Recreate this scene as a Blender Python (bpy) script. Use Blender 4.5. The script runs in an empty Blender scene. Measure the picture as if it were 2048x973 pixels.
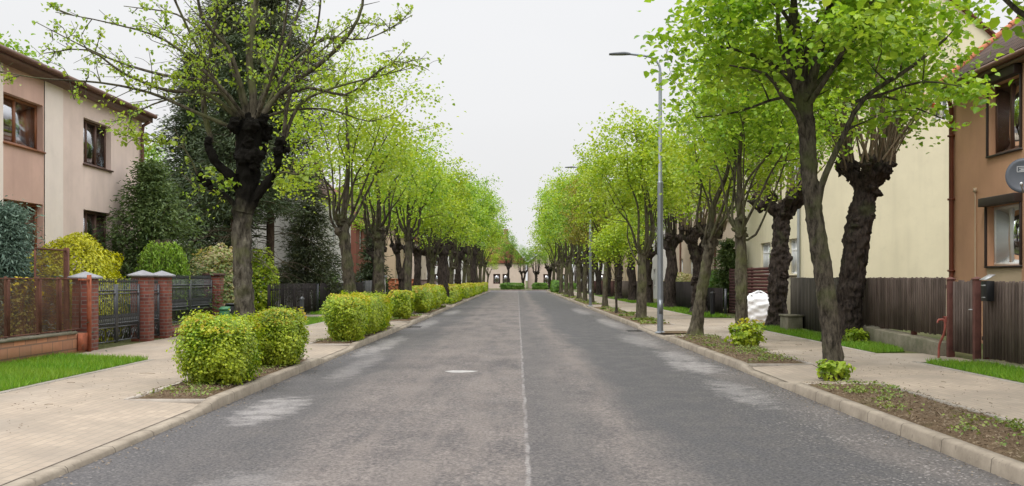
import bpy, math, random
import numpy as np
from mathutils import Vector
R = math.radians
random.seed(7)
sc = bpy.context.scene
C = sc.collection

# ------------------------------------------------------------------ camera
F, CX, HY, CH = 2050.0, 1035.0, 560.0, 1.6          # focal length in px of the 2048 px wide photo, vanishing point, eye height
cam_d = bpy.data.cameras.new('camera'); cam = bpy.data.objects.new('camera', cam_d); C.objects.link(cam)
cam.location = (0, 0, CH); cam.rotation_euler = (R(90), 0, 0)
cam_d.sensor_width = 36; cam_d.lens = F/2048*36
cam_d.shift_x = -(CX-1024)/2048; cam_d.shift_y = (HY-486.5)/2048
cam_d.clip_start = .1; cam_d.clip_end = 2000
sc.camera = cam

# ------------------------------------------------------------------ sky, sun, exposure
SUN_EL, SUN_AZ = R(58), R(215)
w = bpy.data.worlds.new("World"); sc.world = w; w.use_nodes = True
nt = w.node_tree; nt.nodes.clear()
out = nt.nodes.new('ShaderNodeOutputWorld'); bg = nt.nodes.new('ShaderNodeBackground')
sky = nt.nodes.new('ShaderNodeTexSky'); sky.sky_type = 'NISHITA'; sky.sun_disc = False
sky.sun_elevation = SUN_EL; sky.sun_rotation = SUN_AZ; sky.dust_density = 5
tc = nt.nodes.new('ShaderNodeTexCoord'); sp = nt.nodes.new('ShaderNodeSeparateXYZ')
nt.links.new(tc.outputs['Generated'], sp.inputs[0])
rmp = nt.nodes.new('ShaderNodeValToRGB'); nt.links.new(sp.outputs['Z'], rmp.inputs[0])   # overcast: zenith about three times the horizon
cr = rmp.color_ramp; cr.elements[0].position = 0; cr.elements[0].color = (.268, .268, .268, 1)
cr.elements[1].position = 1; cr.elements[1].color = (.97, .98, 1, 1)
e = cr.elements.new(.27); e.color = (.290, .292, .297, 1)
e = cr.elements.new(.55); e.color = (.66, .67, .69, 1)
cl = nt.nodes.new('ShaderNodeTexNoise'); cl.inputs['Scale'].default_value = 1.6; cl.inputs['Detail'].default_value = 4
mpn = nt.nodes.new('ShaderNodeMapping'); mpn.inputs['Scale'].default_value = (1, 1, 2.5)
nt.links.new(tc.outputs['Generated'], mpn.inputs[0]); nt.links.new(mpn.outputs[0], cl.inputs['Vector'])
mr = nt.nodes.new('ShaderNodeMapRange'); mr.inputs[1].default_value = .3; mr.inputs[2].default_value = .7
mr.inputs[3].default_value = 30.2; mr.inputs[4].default_value = 32.0
nt.links.new(cl.outputs['Fac'], mr.inputs[0])
sca = nt.nodes.new('ShaderNodeVectorMath'); sca.operation = 'SCALE'
nt.links.new(rmp.outputs[0], sca.inputs[0]); nt.links.new(mr.outputs[0], sca.inputs['Scale'])
mx = nt.nodes.new('ShaderNodeMixRGB'); mx.inputs[0].default_value = .97
nt.links.new(sky.outputs[0], mx.inputs[1]); nt.links.new(sca.outputs[0], mx.inputs[2])
nt.links.new(mx.outputs[0], bg.inputs[0]); bg.inputs[1].default_value = .1; nt.links.new(bg.outputs[0], out.inputs[0])
sd = bpy.data.lights.new('sun', 'SUN'); sd.energy = 1.5; sd.angle = R(14); sd.color = (1, .96, .9)
so = bpy.data.objects.new('sun', sd); C.objects.link(so); so.location = (0, 0, 40)
so.rotation_euler = Vector((math.sin(SUN_AZ)*math.cos(SUN_EL), math.cos(SUN_AZ)*math.cos(SUN_EL), math.sin(SUN_EL))).to_track_quat('Z', 'Y').to_euler()
vs = sc.view_settings
vs.view_transform = 'Standard'; vs.look = 'None'; vs.gamma = 1; vs.exposure = 0; vs.use_curve_mapping = False
sc.cycles.max_bounces = 8; sc.cycles.transparent_max_bounces = 16; sc.cycles.transmission_bounces = 4
sc.cycles.use_denoising = True

# ------------------------------------------------------------------ materials
class G:
    """tiny helper for node trees"""
    def __init__(s, name):
        s.m = bpy.data.materials.new(name); s.m.use_nodes = True
        s.t = s.m.node_tree; s.t.nodes.clear()
        s.out = s.t.nodes.new('ShaderNodeOutputMaterial')
    def put(s, sock, v):
        if isinstance(v, bpy.types.NodeSocket): s.t.links.new(v, sock)
        elif isinstance(v, (tuple, list)) and len(v) == 3 and sock.type == 'RGBA': sock.default_value = (*v, 1)
        else: sock.default_value = v
    def n(s, typ, outp=0, props=None, **kw):
        nd = s.t.nodes.new('ShaderNode'+typ)
        for k, v in (props or {}).items(): setattr(nd, k, v)
        for k, v in kw.items():
            key = int(k[1:]) if k[0] == 'i' and k[1:].isdigit() else k.replace('_', ' ')
            s.put(nd.inputs[key], v)
        return nd.outputs[outp]
    def math(s, op, a, b=0.0, clamp=False): return s.n('Math', props={'operation': op, 'use_clamp': clamp}, i0=a, i1=b)
    def mix(s, f, a, b, mode='MIX'): return s.n('MixRGB', props={'blend_type': mode}, i0=f, i1=a, i2=b)
    def rng(s, v, a, b, c=0.0, d=1.0): return s.n('MapRange', i0=v, i1=a, i2=b, i3=c, i4=d)
    def noise(s, scale, vec=None, detail=3, rough=.55, stretch=None):
        if vec is None: vec = s.n('TexCoord', 'Object')
        if stretch: vec = s.n('Mapping', Vector=vec, Scale=stretch)
        return s.n('TexNoise', 'Fac', Vector=vec, Scale=scale, Detail=detail, Roughness=rough)
    def pos(s): return s.n('NewGeometry', 'Position')
    def wall_uv(s, vec=None):
        """coordinates that run along a vertical face whichever way it faces"""
        vec = vec or s.n('TexCoord', 'Object')
        nd = s.t.nodes.new('ShaderNodeSeparateXYZ'); s.t.links.new(vec, nd.inputs[0])
        ng = s.t.nodes.new('ShaderNodeSeparateXYZ'); s.t.links.new(s.n('NewGeometry', 'True Normal'), ng.inputs[0])
        ax = s.math('ABSOLUTE', ng.outputs[0])
        pick = s.math('GREATER_THAN', ax, .6)
        u = s.math('ADD', s.math('MULTIPLY', nd.outputs[1], pick), s.math('MULTIPLY', nd.outputs[0], s.math('SUBTRACT', 1.0, pick)))
        return s.n('CombineXYZ', i0=u, i1=nd.outputs[2], i2=0.0)
    def bsdf(s, color, rough=.8, spec=.3, metal=0.0, bump=None, bstr=.3, bdist=.02):
        kw = {}
        if bump is not None: kw['Normal'] = s.n('Bump', Strength=bstr, Distance=bdist, Height=bump)
        o = s.n('BsdfPrincipled', Base_Color=color, Roughness=rough, Metallic=metal, **kw)
        o.node.inputs['Specular IOR Level'].default_value = spec
        return o
    def done(s, sh): s.t.links.new(sh, s.out.inputs[0]); return s.m

def plain(name, col, rough=.6, var=.18, scale=4, spec=.35, metal=0.0, bstr=.15, stretch=None):
    g = G(name); a = g.noise(scale, detail=5, stretch=stretch)
    c = g.mix(g.rng(a, .3, .7), tuple(x*(1-var) for x in col), tuple(min(1, x*(1+var)) for x in col))
    return g.done(g.bsdf(c, rough, spec, metal, g.noise(scale*12, detail=3, stretch=stretch), bstr, .004))

def plaster(name, col, stain=.12, streak=.1):
    g = G(name); uv = g.wall_uv()
    a = g.noise(.9, detail=6); b = g.noise(1.0, vec=uv, detail=4, stretch=(2.6, .22, 1))
    c = g.mix(g.rng(a, .35, .7), tuple(x*(1-stain) for x in col), tuple(min(1, x*(1+stain*.5)) for x in col))
    c = g.mix(g.rng(b, .50, .75, 0, streak*3.0), c, tuple(x*.55 for x in col))
    c = g.mix(g.rng(g.noise(3.2, detail=7, rough=.7), .52, .75, 0, .22), c, tuple(x*.7 for x in col))
    return g.done(g.bsdf(c, .92, .15, 0, g.noise(60, detail=4), .35, .004))

def bricks(name, c1, c2, mortar, bw, bh, ms=.008, rough=.75, bias=0.0):
    g = G(name); uv = g.wall_uv()
    nd = g.t.nodes.new('ShaderNodeTexBrick'); g.t.links.new(uv, nd.inputs['Vector'])
    for k, v in (('Color1', (*c1, 1)), ('Color2', (*c2, 1)), ('Mortar', (*mortar, 1)), ('Scale', 1.0), ('Mortar Size', ms), ('Mortar Smooth', .1), ('Bias', bias), ('Brick Width', bw), ('Row Height', bh)):
        nd.inputs[k].default_value = v
    c = g.mix(g.rng(g.noise(7, detail=5), .3, .75, 0, .6), nd.outputs[0], tuple(x*.6 for x in c1))
    h = g.math('ADD', g.math('MULTIPLY', nd.outputs[1], -1.0), g.math('MULTIPLY', g.noise(40), .35))
    return g.done(g.bsdf(c, rough, .3, 0, h, .6, .012))

def leafmat(name, cols, trans=.35, rough=.5, tint=(1.25, 1.2, .55), big=.25):
    g = G(name)
    rnd = g.n('NewGeometry', 'Random Per Island')
    nd = g.t.nodes.new('ShaderNodeValToRGB'); g.t.links.new(rnd, nd.inputs[0])
    els = nd.color_ramp.elements
    for i, c in enumerate(cols):
        p = i/(len(cols)-1)
        el = els[0] if i == 0 else els[len(els)-1] if i == len(cols)-1 else els.new(p)
        el.position = p; el.color = (*c, 1)
    clump = g.noise(.9, detail=2)                                      # some boughs are yellower than others
    c = g.mix(g.rng(clump, .35, .68, 0, big*1.6), nd.outputs[0], tuple(x*y for x, y in zip(cols[-1], (1.1, 1.0, .8))))
    p = g.bsdf(c, rough, .35)
    tr = g.n('BsdfTranslucent', Color=g.mix(1.0, c, (*tint, 1), 'MULTIPLY'))
    return g.done(g.n('MixShader', i0=trans, i1=p, i2=tr))

def barkmat(name, dark, light, moss=None, mossamt=.0, zdark=None):
    g = G(name); tcx = g.n('TexCoord', 'Object')
    a = g.noise(15, vec=tcx, detail=7, stretch=(1, 1, .30), rough=.72); b = g.noise(1.8, vec=tcx, detail=4)
    c = g.mix(g.rng(a, .36, .66), dark, light)
    if moss: c = g.mix(g.rng(b, .62-mossamt*.35, .80-mossamt*.35, 0, .8), c, moss)
    if zdark:                                                          # bark turns near-black up the trunk, grey below
        z = g.t.nodes.new('ShaderNodeSeparateXYZ'); g.t.links.new(tcx, z.inputs[0])
        k = g.rng(g.math('ADD', z.outputs[2], g.math('MULTIPLY', g.noise(3, vec=tcx), 1.2)), zdark, zdark+.7)
        c = g.mix(k, c, tuple(x*.28 for x in dark))
    h = g.math('ADD', a, g.math('MULTIPLY', g.noise(40, vec=tcx, detail=4, stretch=(1, 1, .4)), .4))
    return g.done(g.bsdf(c, .93, .12, 0, h, .9, .03))

def glassmat(name, tint=(.75, .8, .8)):
    g = G(name)
    fr = g.n('LayerWeight', 'Fresnel', Blend=.35)
    tr = g.n('BsdfTransparent', Color=(*tint, 1)); gl = g.n('BsdfGlossy', Color=(.95, .97, 1, 1), Roughness=.02)
    return g.done(g.n('MixShader', i0=g.rng(fr, 0, 1, .26, .95), i1=tr, i2=gl))

M = {}
# --- asphalt: two strips of different age, worn aggregate, pale grit and salt by the kerbs
g = G('asphalt'); pz = g.pos(); sx = g.t.nodes.new('ShaderNodeSeparateXYZ'); g.t.links.new(pz, sx.inputs[0])
X_, Y_ = sx.outputs[0], sx.outputs[1]
fine = g.noise(34, vec=pz, detail=5, rough=.7); mid = g.noise(2.6, vec=pz, detail=6, rough=.65, stretch=(1, .55, 1)); big = g.noise(.55, vec=pz, detail=3, stretch=(1, .3, 1))
streak = g.noise(2.2, vec=pz, detail=5, stretch=(1.3, .10, 1))
agg = g.noise(16, vec=pz, detail=4, rough=.75, stretch=(1, .6, 1)); patch = g.noise(1.1, vec=pz, detail=6, rough=.7, stretch=(1, .4, 1))
old = g.mix(g.rng(patch, .38, .62), (.048, .041, .043), (.122, .101, .092))
old = g.mix(g.math('MULTIPLY', g.rng(agg, .44, .60), g.rng(patch, .3, .6, .22, .8)), old, (.245, .208, .185))
old = g.mix(g.rng(streak, .46, .62, 0, .6), old, (.175, .145, .128))
new = g.mix(g.rng(mid, .3, .7), (.030, .031, .035), (.050, .050, .055))
new = g.mix(g.rng(agg, .50, .64, 0, .35), new, (.095, .089, .086))
wob = g.math('MULTIPLY', g.math('SUBTRACT', big, .5), 1.6)
xr = g.math('ADD', X_, wob); 
lane_r = g.math('MULTIPLY', g.rng(xr, 1.0, 1.5), g.rng(xr, 3.7, 3.2))
lane_l = g.math('MULTIPLY', g.rng(xr, -1.9, -2.5), g.rng(xr, -4.3, -3.9))
lane = g.math('MAXIMUM', lane_r, g.math('MULTIPLY', lane_l, .75))
seamside = g.math('MULTIPLY', g.rng(X_, .08, .12), g.rng(xr, 1.0, .5))
lane = g.math('MAXIMUM', lane, g.math('MULTIPLY', seamside, .6))
col = g.mix(g.math('MULTIPLY', lane, g.rng(mid, .2, .6, .65, 1.0)), old, new)
col = g.mix(g.math('MULTIPLY', g.rng(X_, -2.7, -3.5), .6), col, (.062, .061, .066))
col = g.mix(g.math('MULTIPLY', g.rng(X_, 3.0, 3.7), .55), col, (.060, .058, .058))
gv = g.n('TexVoronoi', 'Distance', Vector=pz, Scale=19.0)
grit = g.math('MULTIPLY', g.math('LESS_THAN', gv, .30), g.math('GREATER_THAN', g.noise(25, vec=pz, detail=1), .45))
grit_x = g.math('MAXIMUM', g.math('MULTIPLY', g.rng(X_, 2.3, 3.3), .9), g.math('MULTIPLY', g.rng(X_, -2.8, -3.4), .4))
grit_n = g.rng(g.noise(.9, vec=pz, detail=4), .36, .55)
col = g.mix(g.math('MULTIPLY', g.math('MULTIPLY', grit, grit_x), grit_n), col, (.34, .31, .29))
sn = g.noise(3.5, vec=pz, detail=6, rough=.7)
for x0, y0, rx, ry, k in ((-3.05, 12.7, .40, 1.6, .9), (-2.95, 19.0, .3, 3.5, .45), (-3.3, 25.0, .4, 4.2, .8), (3.15, 14.6, .38, 2.0, .6), (3.25, 18.9, .5, 1.6, .9), (3.3, 21.5, .42, 1.8, .75), (3.2, 27, .5, 3.2, .6), (-3.3, 37, .4, 4.0, .8), (3.4, 38, .4, 5, .7), (-3.2, 50, .4, 5, .6), (3.2, 52, .4, 6, .6), (-2.1, 7.8, .5, 1.0, .35)):
    dx = g.math('DIVIDE', g.math('SUBTRACT', X_, x0), rx); dy = g.math('DIVIDE', g.math('SUBTRACT', Y_, y0), ry)
    d2 = g.math('ADD', g.math('MULTIPLY', dx, dx), g.math('MULTIPLY', dy, dy))
    mk = g.rng(g.math('ADD', d2, g.math('MULTIPLY', g.math('SUBTRACT', sn, .5), 4.2)), 1.0, .0, 0, k*.58)
    col = g.mix(mk, col, (.46, .43, .41))
seam = g.math('MULTIPLY', g.rng(g.math('ABSOLUTE', g.math('SUBTRACT', g.math('ADD', X_, g.math('MULTIPLY', g.math('SUBTRACT', g.noise(1.2, vec=pz, detail=4), .5), .10)), .09)), .026, .010), g.rng(g.noise(2.5, vec=pz), .38, .60, .1, .62))
col = g.mix(seam, col, (.34, .32, .31))
crk = g.n('TexVoronoi', 'Distance', props={'feature': 'DISTANCE_TO_EDGE'}, Vector=g.n('VectorMath', props={'operation': 'ADD'}, i0=pz, i1=g.n('TexNoise', 'Color', Vector=pz, Scale=1.5, Detail=4.0)), Scale=.32)
col = g.mix(g.math('MULTIPLY', g.rng(crk, .007, .002), .35), col, (.04, .04, .042))
col = g.mix(g.rng(fine, .36, .66), g.mix(.5, col, (.015, .015, .016)), g.mix(.15, col, (.5, .46, .43)))
M['asphalt'] = g.done(g.bsdf(col, g.rng(mid, .3, .7, .7, .9), .22, 0, g.math('ADD', fine, g.math('MULTIPLY', gv, .6)), .55, .012))

# --- concrete pavers
g = G('pavers'); pz = g.pos()
nd = g.t.nodes.new('ShaderNodeTexBrick'); g.t.links.new(g.n('Mapping', Vector=pz, Rotation=(0, 0, R(90))), nd.inputs['Vector'])
for k, v in (('Color1', (.365, .298, .228, 1)), ('Color2', (.31, .252, .194, 1)), ('Mortar', (.19, .165, .14, 1)), ('Scale', 1.0), ('Mortar Size', .004), ('Brick Width', .2), ('Row Height', .1)):
    nd.inputs[k].default_value = v
c = g.mix(g.rng(g.noise(.8, vec=pz, detail=6, rough=.65), .38, .66, 0, .8), nd.outputs[0], (.225, .19, .152))
c = g.mix(g.rng(g.noise(.45, vec=pz, detail=5, stretch=(1, .5, 1)), .5, .68, 0, .5), c, (.43, .37, .31))
c = g.mix(g.rng(g.noise(9, vec=pz, detail=3), .62, .72, 0, .35), c, (.17, .15, .12))
M['pavers'] = g.done(g.bsdf(c, .85, .25, 0, g.math('ADD', g.math('MULTIPLY', nd.outputs[1], -.6), g.math('MULTIPLY', g.noise(50, vec=pz), .4)), .4, .006))
def conc(name, c1, c2, seg=1.0):
    g = G(name); pz = g.pos(); s_ = g.t.nodes.new('ShaderNodeSeparateXYZ'); g.t.links.new(pz, s_.inputs[0])
    c = g.mix(g.rng(g.noise(2.2, vec=pz, detail=7, rough=.7), .32, .7), c1, c2)
    fr = g.math('FRACT', g.math('DIVIDE', s_.outputs[1], seg)); j = g.math('LESS_THAN', g.math('ABSOLUTE', g.math('SUBTRACT', fr, .5)), .007/seg)
    c = g.mix(g.math('MULTIPLY', j, .8), c, tuple(x*.3 for x in c1))
    c = g.mix(g.rng(g.noise(14, vec=pz, detail=3), .6, .72, 0, .4), c, tuple(x*.5 for x in c1))
    return g.done(g.bsdf(c, .88, .2, 0, g.noise(40, vec=pz, detail=4), .4, .006))
M['kerb'] = conc('kerb', (.19, .158, .122), (.33, .282, .222))
M['edging'] = conc('edging', (.30, .265, .225), (.46, .41, .355))
M['wallconc'] = conc('old_concrete', (.11, .11, .07), (.27, .235, .185), 2.5)
# --- soil and turf
g = G('soil'); pz = g.pos(); c = g.mix(g.rng(g.noise(6, vec=pz, detail=8, rough=.7), .3, .7), (.085, .056, .034), (.215, .152, .095))
c = g.mix(g.rng(g.noise(1.5, vec=pz, detail=5), .55, .7, 0, .5), c, (.09, .105, .03))
c = g.mix(g.rng(g.noise(55, vec=pz, detail=2), .62, .70, 0, .7), c, (.27, .21, .15))
M['soil'] = g.done(g.bsdf(c, .97, .1, 0, g.noise(22, vec=pz, detail=8, rough=.75), 1.0, .05))
g = G('turf'); pz = g.pos(); c = g.mix(g.rng(g.noise(5, vec=pz, detail=7, rough=.7), .35, .68), (.045, .085, .012), (.12, .19, .025))
M['turf'] = g.done(g.bsdf(c, .95, .1, 0, g.noise(40, vec=pz, detail=6), 1.0, .04))
g = G('earth'); pz = g.pos(); c = g.mix(g.rng(g.noise(.25, vec=pz, detail=8, rough=.7), .35, .65), (.05, .075, .02), (.13, .125, .06))
M['earth'] = g.done(g.bsdf(c, .95, .1, 0, g.noise(12, vec=pz, detail=8), .8, .06))
M['grass'] = leafmat('grass_blades', [(.06, .16, .010), (.10, .26, .014), (.16, .35, .020), (.25, .36, .05)], .35)
# --- leaves
M['lime'] = leafmat('lime_leaves', [(.095, .215, .022), (.19, .365, .028), (.285, .465, .036), (.42, .56, .09)], .46, .34)
M['limey'] = leafmat('yellow_lime_leaves', [(.125, .235, .020), (.235, .375, .026), (.33, .465, .034), (.43, .52, .07)], .44, .40)
M['limedark'] = leafmat('green_lime_leaves', [(.085, .19, .022), (.14, .28, .028), (.20, .36, .038), (.28, .42, .06)], .42, .45)
M['bud'] = leafmat('opening_leaves', [(.13, .24, .03), (.21, .34, .035), (.28, .42, .045), (.33, .40, .07)], .42, .45)
M['russet'] = leafmat('russet_leaves', [(.16, .15, .03), (.26, .22, .05), (.30, .27, .06), (.25, .30, .05)], .4)
M['hedge'] = leafmat('hedge_leaves', [(.07, .16, .012), (.18, .32, .020), (.32, .46, .028), (.50, .56, .05)], .40, .38)
M['hedgetip'] = leafmat('hedge_tips', [(.30, .40, .03), (.44, .48, .04), (.50, .46, .05), (.50, .33, .06)], .35)
M['weed'] = leafmat('weed_leaves', [(.07, .13, .025), (.12, .20, .035), (.20, .28, .05), (.24, .25, .08)], .25)
M['shrub'] = leafmat('shrub_leaves', [(.05, .13, .015), (.09, .20, .02), (.15, .29, .03)], .3)
M['shrubpale'] = leafmat('pale_shrub_leaves', [(.14, .24, .05), (.25, .34, .10), (.40, .38, .20), (.45, .33, .22)], .3)
M['spruce'] = leafmat('spruce_needles', [(.026, .045, .020), (.048, .074, .030), (.080, .110, .045)], .12, .6, big=.1)
M['pine'] = leafmat('pine_needles', [(.036, .050, .024), (.066, .085, .038), (.11, .125, .06)], .12, .6, big=.1)
M['yew'] = leafmat('yew_needles', [(.050, .090, .028), (.090, .145, .042), (.15, .205, .07)], .2, .55, big=.1)
M['blue'] = leafmat('blue_spruce_needles', [(.075, .135, .098), (.13, .205, .155), (.20, .285, .22)], .15, .6, tint=(1, 1, 1), big=.1)
M['thuja'] = leafmat('golden_thuja', [(.24, .28, .008), (.44, .46, .010), (.58, .56, .015)], .25)
M['weep'] = leafmat('weeping_shrub_leaves', [(.13, .27, .035), (.22, .39, .05), (.33, .50, .08)], .38)
M['flower'] = leafmat('yellow_blossom', [(.55, .42, .01), (.7, .58, .02)], .3)
# --- bark
M['bark'] = barkmat('lime_bark', (.024, .020, .014), (.150, .130, .092), (.11, .12, .045), .4)
M['barkdark'] = barkmat('dark_lime_bark', (.016, .013, .010), (.130, .110, .084), (.085, .095, .038), .35)
M['pollard'] = barkmat('pollard_bark', (.013, .011, .010), (.078, .060, .050), (.055, .065, .028), .12)
M['oldbark'] = barkmat('grey_mossy_bark', (.026, .022, .016), (.165, .145, .112), (.11, .12, .04), .25, zdark=2.75)
M['twig'] = plain('twig_bark', (.085, .066, .042), .9, .3, 6)
M['shoot'] = plain('shoot_bark', (.19, .145, .095), .85, .3, 5)
M['pinebark'] = barkmat('conifer_bark', (.035, .024, .018), (.10, .068, .05))
# --- buildings
M['pl_beige'] = plaster('beige_render', (.72, .575, .51), .12, .08); M['pl_strip'] = plaster('light_render', (.80, .70, .63), .08, .05)
M['pl_pink'] = plaster('pink_render', (.60, .40, .33), .12, .08); M['pl_brown'] = plaster('brown_render', (.52, .30, .185), .09, .05)
M['pl_cream'] = plaster('cream_render', (.70, .64, .47), .06, .07); M['pl_rose'] = plaster('rose_beige_render', (.53, .43, .335), .10, .08)
M['pl_white'] = plaster('white_render', (.58, .56, .535), .10, .12); M['pl_tan'] = plaster('tan_render', (.50, .39, .27), .05, .03)
M['pl_red'] = plaster('brick_red_render', (.21, .085, .06), .12, .08); M['pl_pale'] = plaster('pale_pink_render', (.58, .47, .40), .08, .05)
M['clinker'] = bricks('clinker_brick', (.26, .075, .050), (.115, .040, .038), (.20, .175, .155), .25, .083, .011)
M['stone'] = bricks('orange_stone', (.46, .20, .10), (.30, .15, .09), (.16, .10, .07), .44, .20, .014)
M['orange'] = plaster('orange_masonry', (.42, .15, .075), .15, .1)
def tiles(name, c1, c2, rh=.30, bw=.22):
    g = G(name); tcx = g.n('TexCoord', 'UV')
    nd = g.t.nodes.new('ShaderNodeTexBrick'); g.t.links.new(tcx, nd.inputs['Vector'])
    for k, v in (('Color1', (*c1, 1)), ('Color2', (*c2, 1)), ('Mortar', tuple(x*.25 for x in c1)+(1,)), ('Scale', 1.0), ('Mortar Size', .014), ('Brick Width', bw), ('Row Height', rh), ('Mortar Smooth', .3)):
        nd.inputs[k].default_value = v
    c = g.mix(g.rng(g.noise(1.2, detail=6), .4, .7, 0, .5), nd.outputs[0], tuple(x*.55 for x in c1))
    s_ = g.t.nodes.new('ShaderNodeSeparateXYZ'); g.t.links.new(tcx, s_.inputs[0])
    fr = g.math('FRACT', g.math('DIVIDE', s_.outputs[1], rh))
    c = g.mix(g.rng(fr, .80, .97, 0, .8), c, tuple(x*.2 for x in c1))
    h = g.math('ADD', g.math('MULTIPLY', fr, -1.2), g.math('SINE', g.math('MULTIPLY', s_.outputs[0], 2*math.pi/bw)))
    return g.done(g.bsdf(c, .8, .25, 0, h, .8, .03))
M['tile_brown'] = tiles('brown_roof_tiles', (.20, .115, .085), (.15, .092, .072)); M['tile_red'] = tiles('red_roof_tiles', (.30, .10, .06), (.22, .075, .05))
M['tile_grey'] = tiles('grey_roof_tiles', (.10, .10, .105), (.075, .075, .08)); M['ridge'] = plain('orange_ridge_tile', (.42, .15, .075), .8, .25)
M['trim'] = plain('orange_red_trim', (.62, .10, .035), .55, .08)
M['gutter'] = plain('brown_gutter', (.13, .062, .042), .5, .2); M['downpipe'] = plain('red_brown_downpipe', (.16, .045, .022), .5, .15)
M['greypipe'] = plain('grey_downpipe', (.30, .32, .33), .5, .1); M['soffit'] = plain('brown_soffit', (.20, .14, .10), .8, .15)
M['wood'] = plain('varnished_wood', (.23, .085, .034), .45, .3, 3, stretch=(4, 4, .5)); M['wooddark'] = plain('dark_wood', (.095, .048, .032), .5, .25, 3, stretch=(4, 4, .5))
M['white'] = plain('white_upvc', (.72, .72, .70), .4, .06); M['shutter'] = plain('dark_brown_shutter', (.038, .026, .022), .5, .15)
M['glass'] = glassmat('window_glass'); M['curtain'] = plain('net_curtain', (.72, .71, .69), .9, .12, 8, stretch=(8, 8, .4)); M['drape'] = plain('brown_drape', (.20, .13, .10), .9, .2, 6, stretch=(8, 8, .3))
M['blind'] = plain('pale_blind', (.55, .60, .55), .7, .25, 5, stretch=(.5, .5, 9)); M['room'] = plain('dark_room', (.03, .028, .026), .9)
M['bluecloth'] = plain('teal_curtain', (.16, .26, .28), .9, .2, 6, stretch=(8, 8, .3))
# --- street furniture
M['iron'] = plain('black_wrought_iron', (.045, .048, .055), .36, .25, 5, .6); M['steel'] = plain('grey_steel', (.26, .28, .31), .38, .12, 2, .5, .55)
M['lamphead'] = plain('dark_grey_casting', (.10, .105, .115), .45, .1); M['lens'] = plain('lamp_lens', (.35, .36, .36), .25, .05)
M['rust'] = plain('rusty_orange_paint', (.30, .085, .040), .75, .35, 6); M['rustdark'] = plain('rusty_brown_steel', (.115, .045, .028), .8, .35, 6)
g = G('rusty_mesh'); uv = g.wall_uv(g.pos()); s_ = g.t.nodes.new('ShaderNodeSeparateXYZ'); g.t.links.new(uv, s_.inputs[0])
a = g.math('FRACT', g.math('DIVIDE', g.math('ADD', s_.outputs[0], s_.outputs[1]), .03)); b = g.math('FRACT', g.math('DIVIDE', g.math('SUBTRACT', s_.outputs[0], s_.outputs[1]), .03))
wire = g.math('MAXIMUM', g.math('LESS_THAN', a, .33), g.math('LESS_THAN', b, .33))
M['mesh'] = g.done(g.n('MixShader', i0=wire, i1=g.n('BsdfTransparent'), i2=g.bsdf(g.mix(g.rng(g.noise(3, vec=g.pos(), detail=5), .35, .65), (.065, .030, .018), (.14, .065, .04)), .8)))
def timber(name, c1, c2, pitch=None, axis=1):
    g = G(name); pz = g.pos()
    st = (6, 6, .5) if axis == 1 else (.5, .5, 6)
    c = g.mix(g.rng(g.noise(2.5, vec=pz, detail=6, stretch=st, rough=.65), .32, .68), c1, c2)
    if pitch:
        wn = g.t.nodes.new('ShaderNodeTexWhiteNoise'); wn.noise_dimensions = '1D'
        s_ = g.t.nodes.new('ShaderNodeSeparateXYZ'); g.t.links.new(pz, s_.inputs[0])
        g.t.links.new(g.math('FLOOR', g.math('DIVIDE', s_.outputs[axis], pitch)), wn.inputs['W'])
        c = g.mix(g.rng(wn.outputs[0], 0, 1, 0, .35), c, tuple(x*.45 for x in c1))
        c = g.mix(g.rng(g.n('NewGeometry', 'Random Per Island'), 0, 1, 0, .7), c, tuple(x*.5 for x in c1))
        c = g.mix(g.rng(g.noise(.8, vec=pz, detail=4), .5, .7, 0, .35), c, tuple(x*1.25 for x in c2))
    return g.done(g.bsdf(c, .85, .2, 0, g.noise(9, vec=pz, detail=5, stretch=st), .5, .01))
M['picket'] = timber('weathered_pickets', (.088, .062, .052), (.215, .168, .145), .118); M['pickback'] = timber('grey_brown_boards', (.060, .052, .042), (.115, .10, .082), .15)
M['redpost'] = plain('red_brown_post', (.115, .045, .036), .7, .35, 5); M['plank'] = timber('maroon_planks', (.072, .026, .024), (.125, .050, .045), .13, 2)
M['darkfence'] = timber('dark_fence_boards', (.022, .018, .018), (.050, .040, .038), .14); M['greyfence'] = timber('grey_fence_boards', (.10, .10, .105), (.17, .165, .17), .14)
M['mauve'] = plaster('mauve_masonry', (.24, .17, .155), .15, .1); M['greystone'] = plaster('grey_masonry', (.36, .34, .31), .15, .15)
M['bag'] = plain('white_woven_plastic', (.78, .78, .80), .5, .06, 6); M['greenbox'] = plain('green_plastic', (.055, .18, .085), .5, .12)
M['black'] = plain('black_plastic', (.015, .015, .017), .4, .2); M['yellow'] = plain('yellow_plastic', (.65, .45, .02), .5, .08)
M['redpaint'] = plain('faded_red_paint', (.30, .085, .065), .5, .25, 8); M['paint'] = plain('worn_white_paint', (.33, .315, .30), .8, .25, 9)
M['dish'] = plain('slate_grey_dish', (.085, .095, .115), .45, .08); M['logo'] = plain('pale_print', (.62, .64, .66), .5, .03); M['logoblue'] = plain('blue_print', (.07, .10, .28), .5, .03)
M['rock'] = plain('grey_boulder', (.28, .27, .27), .9, .3, 4); M['cap'] = plain('grey_concrete_cap', (.26, .26, .275), .85, .15, 6); M['bronzecap'] = plain('brown_clay_cap', (.10, .05, .045), .7, .2)
M['drain'] = plain('cast_iron', (.035, .033, .032), .6, .3); M['metalgrey'] = plain('zinc', (.42, .43, .44), .4, .1, metal=.4)

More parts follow.
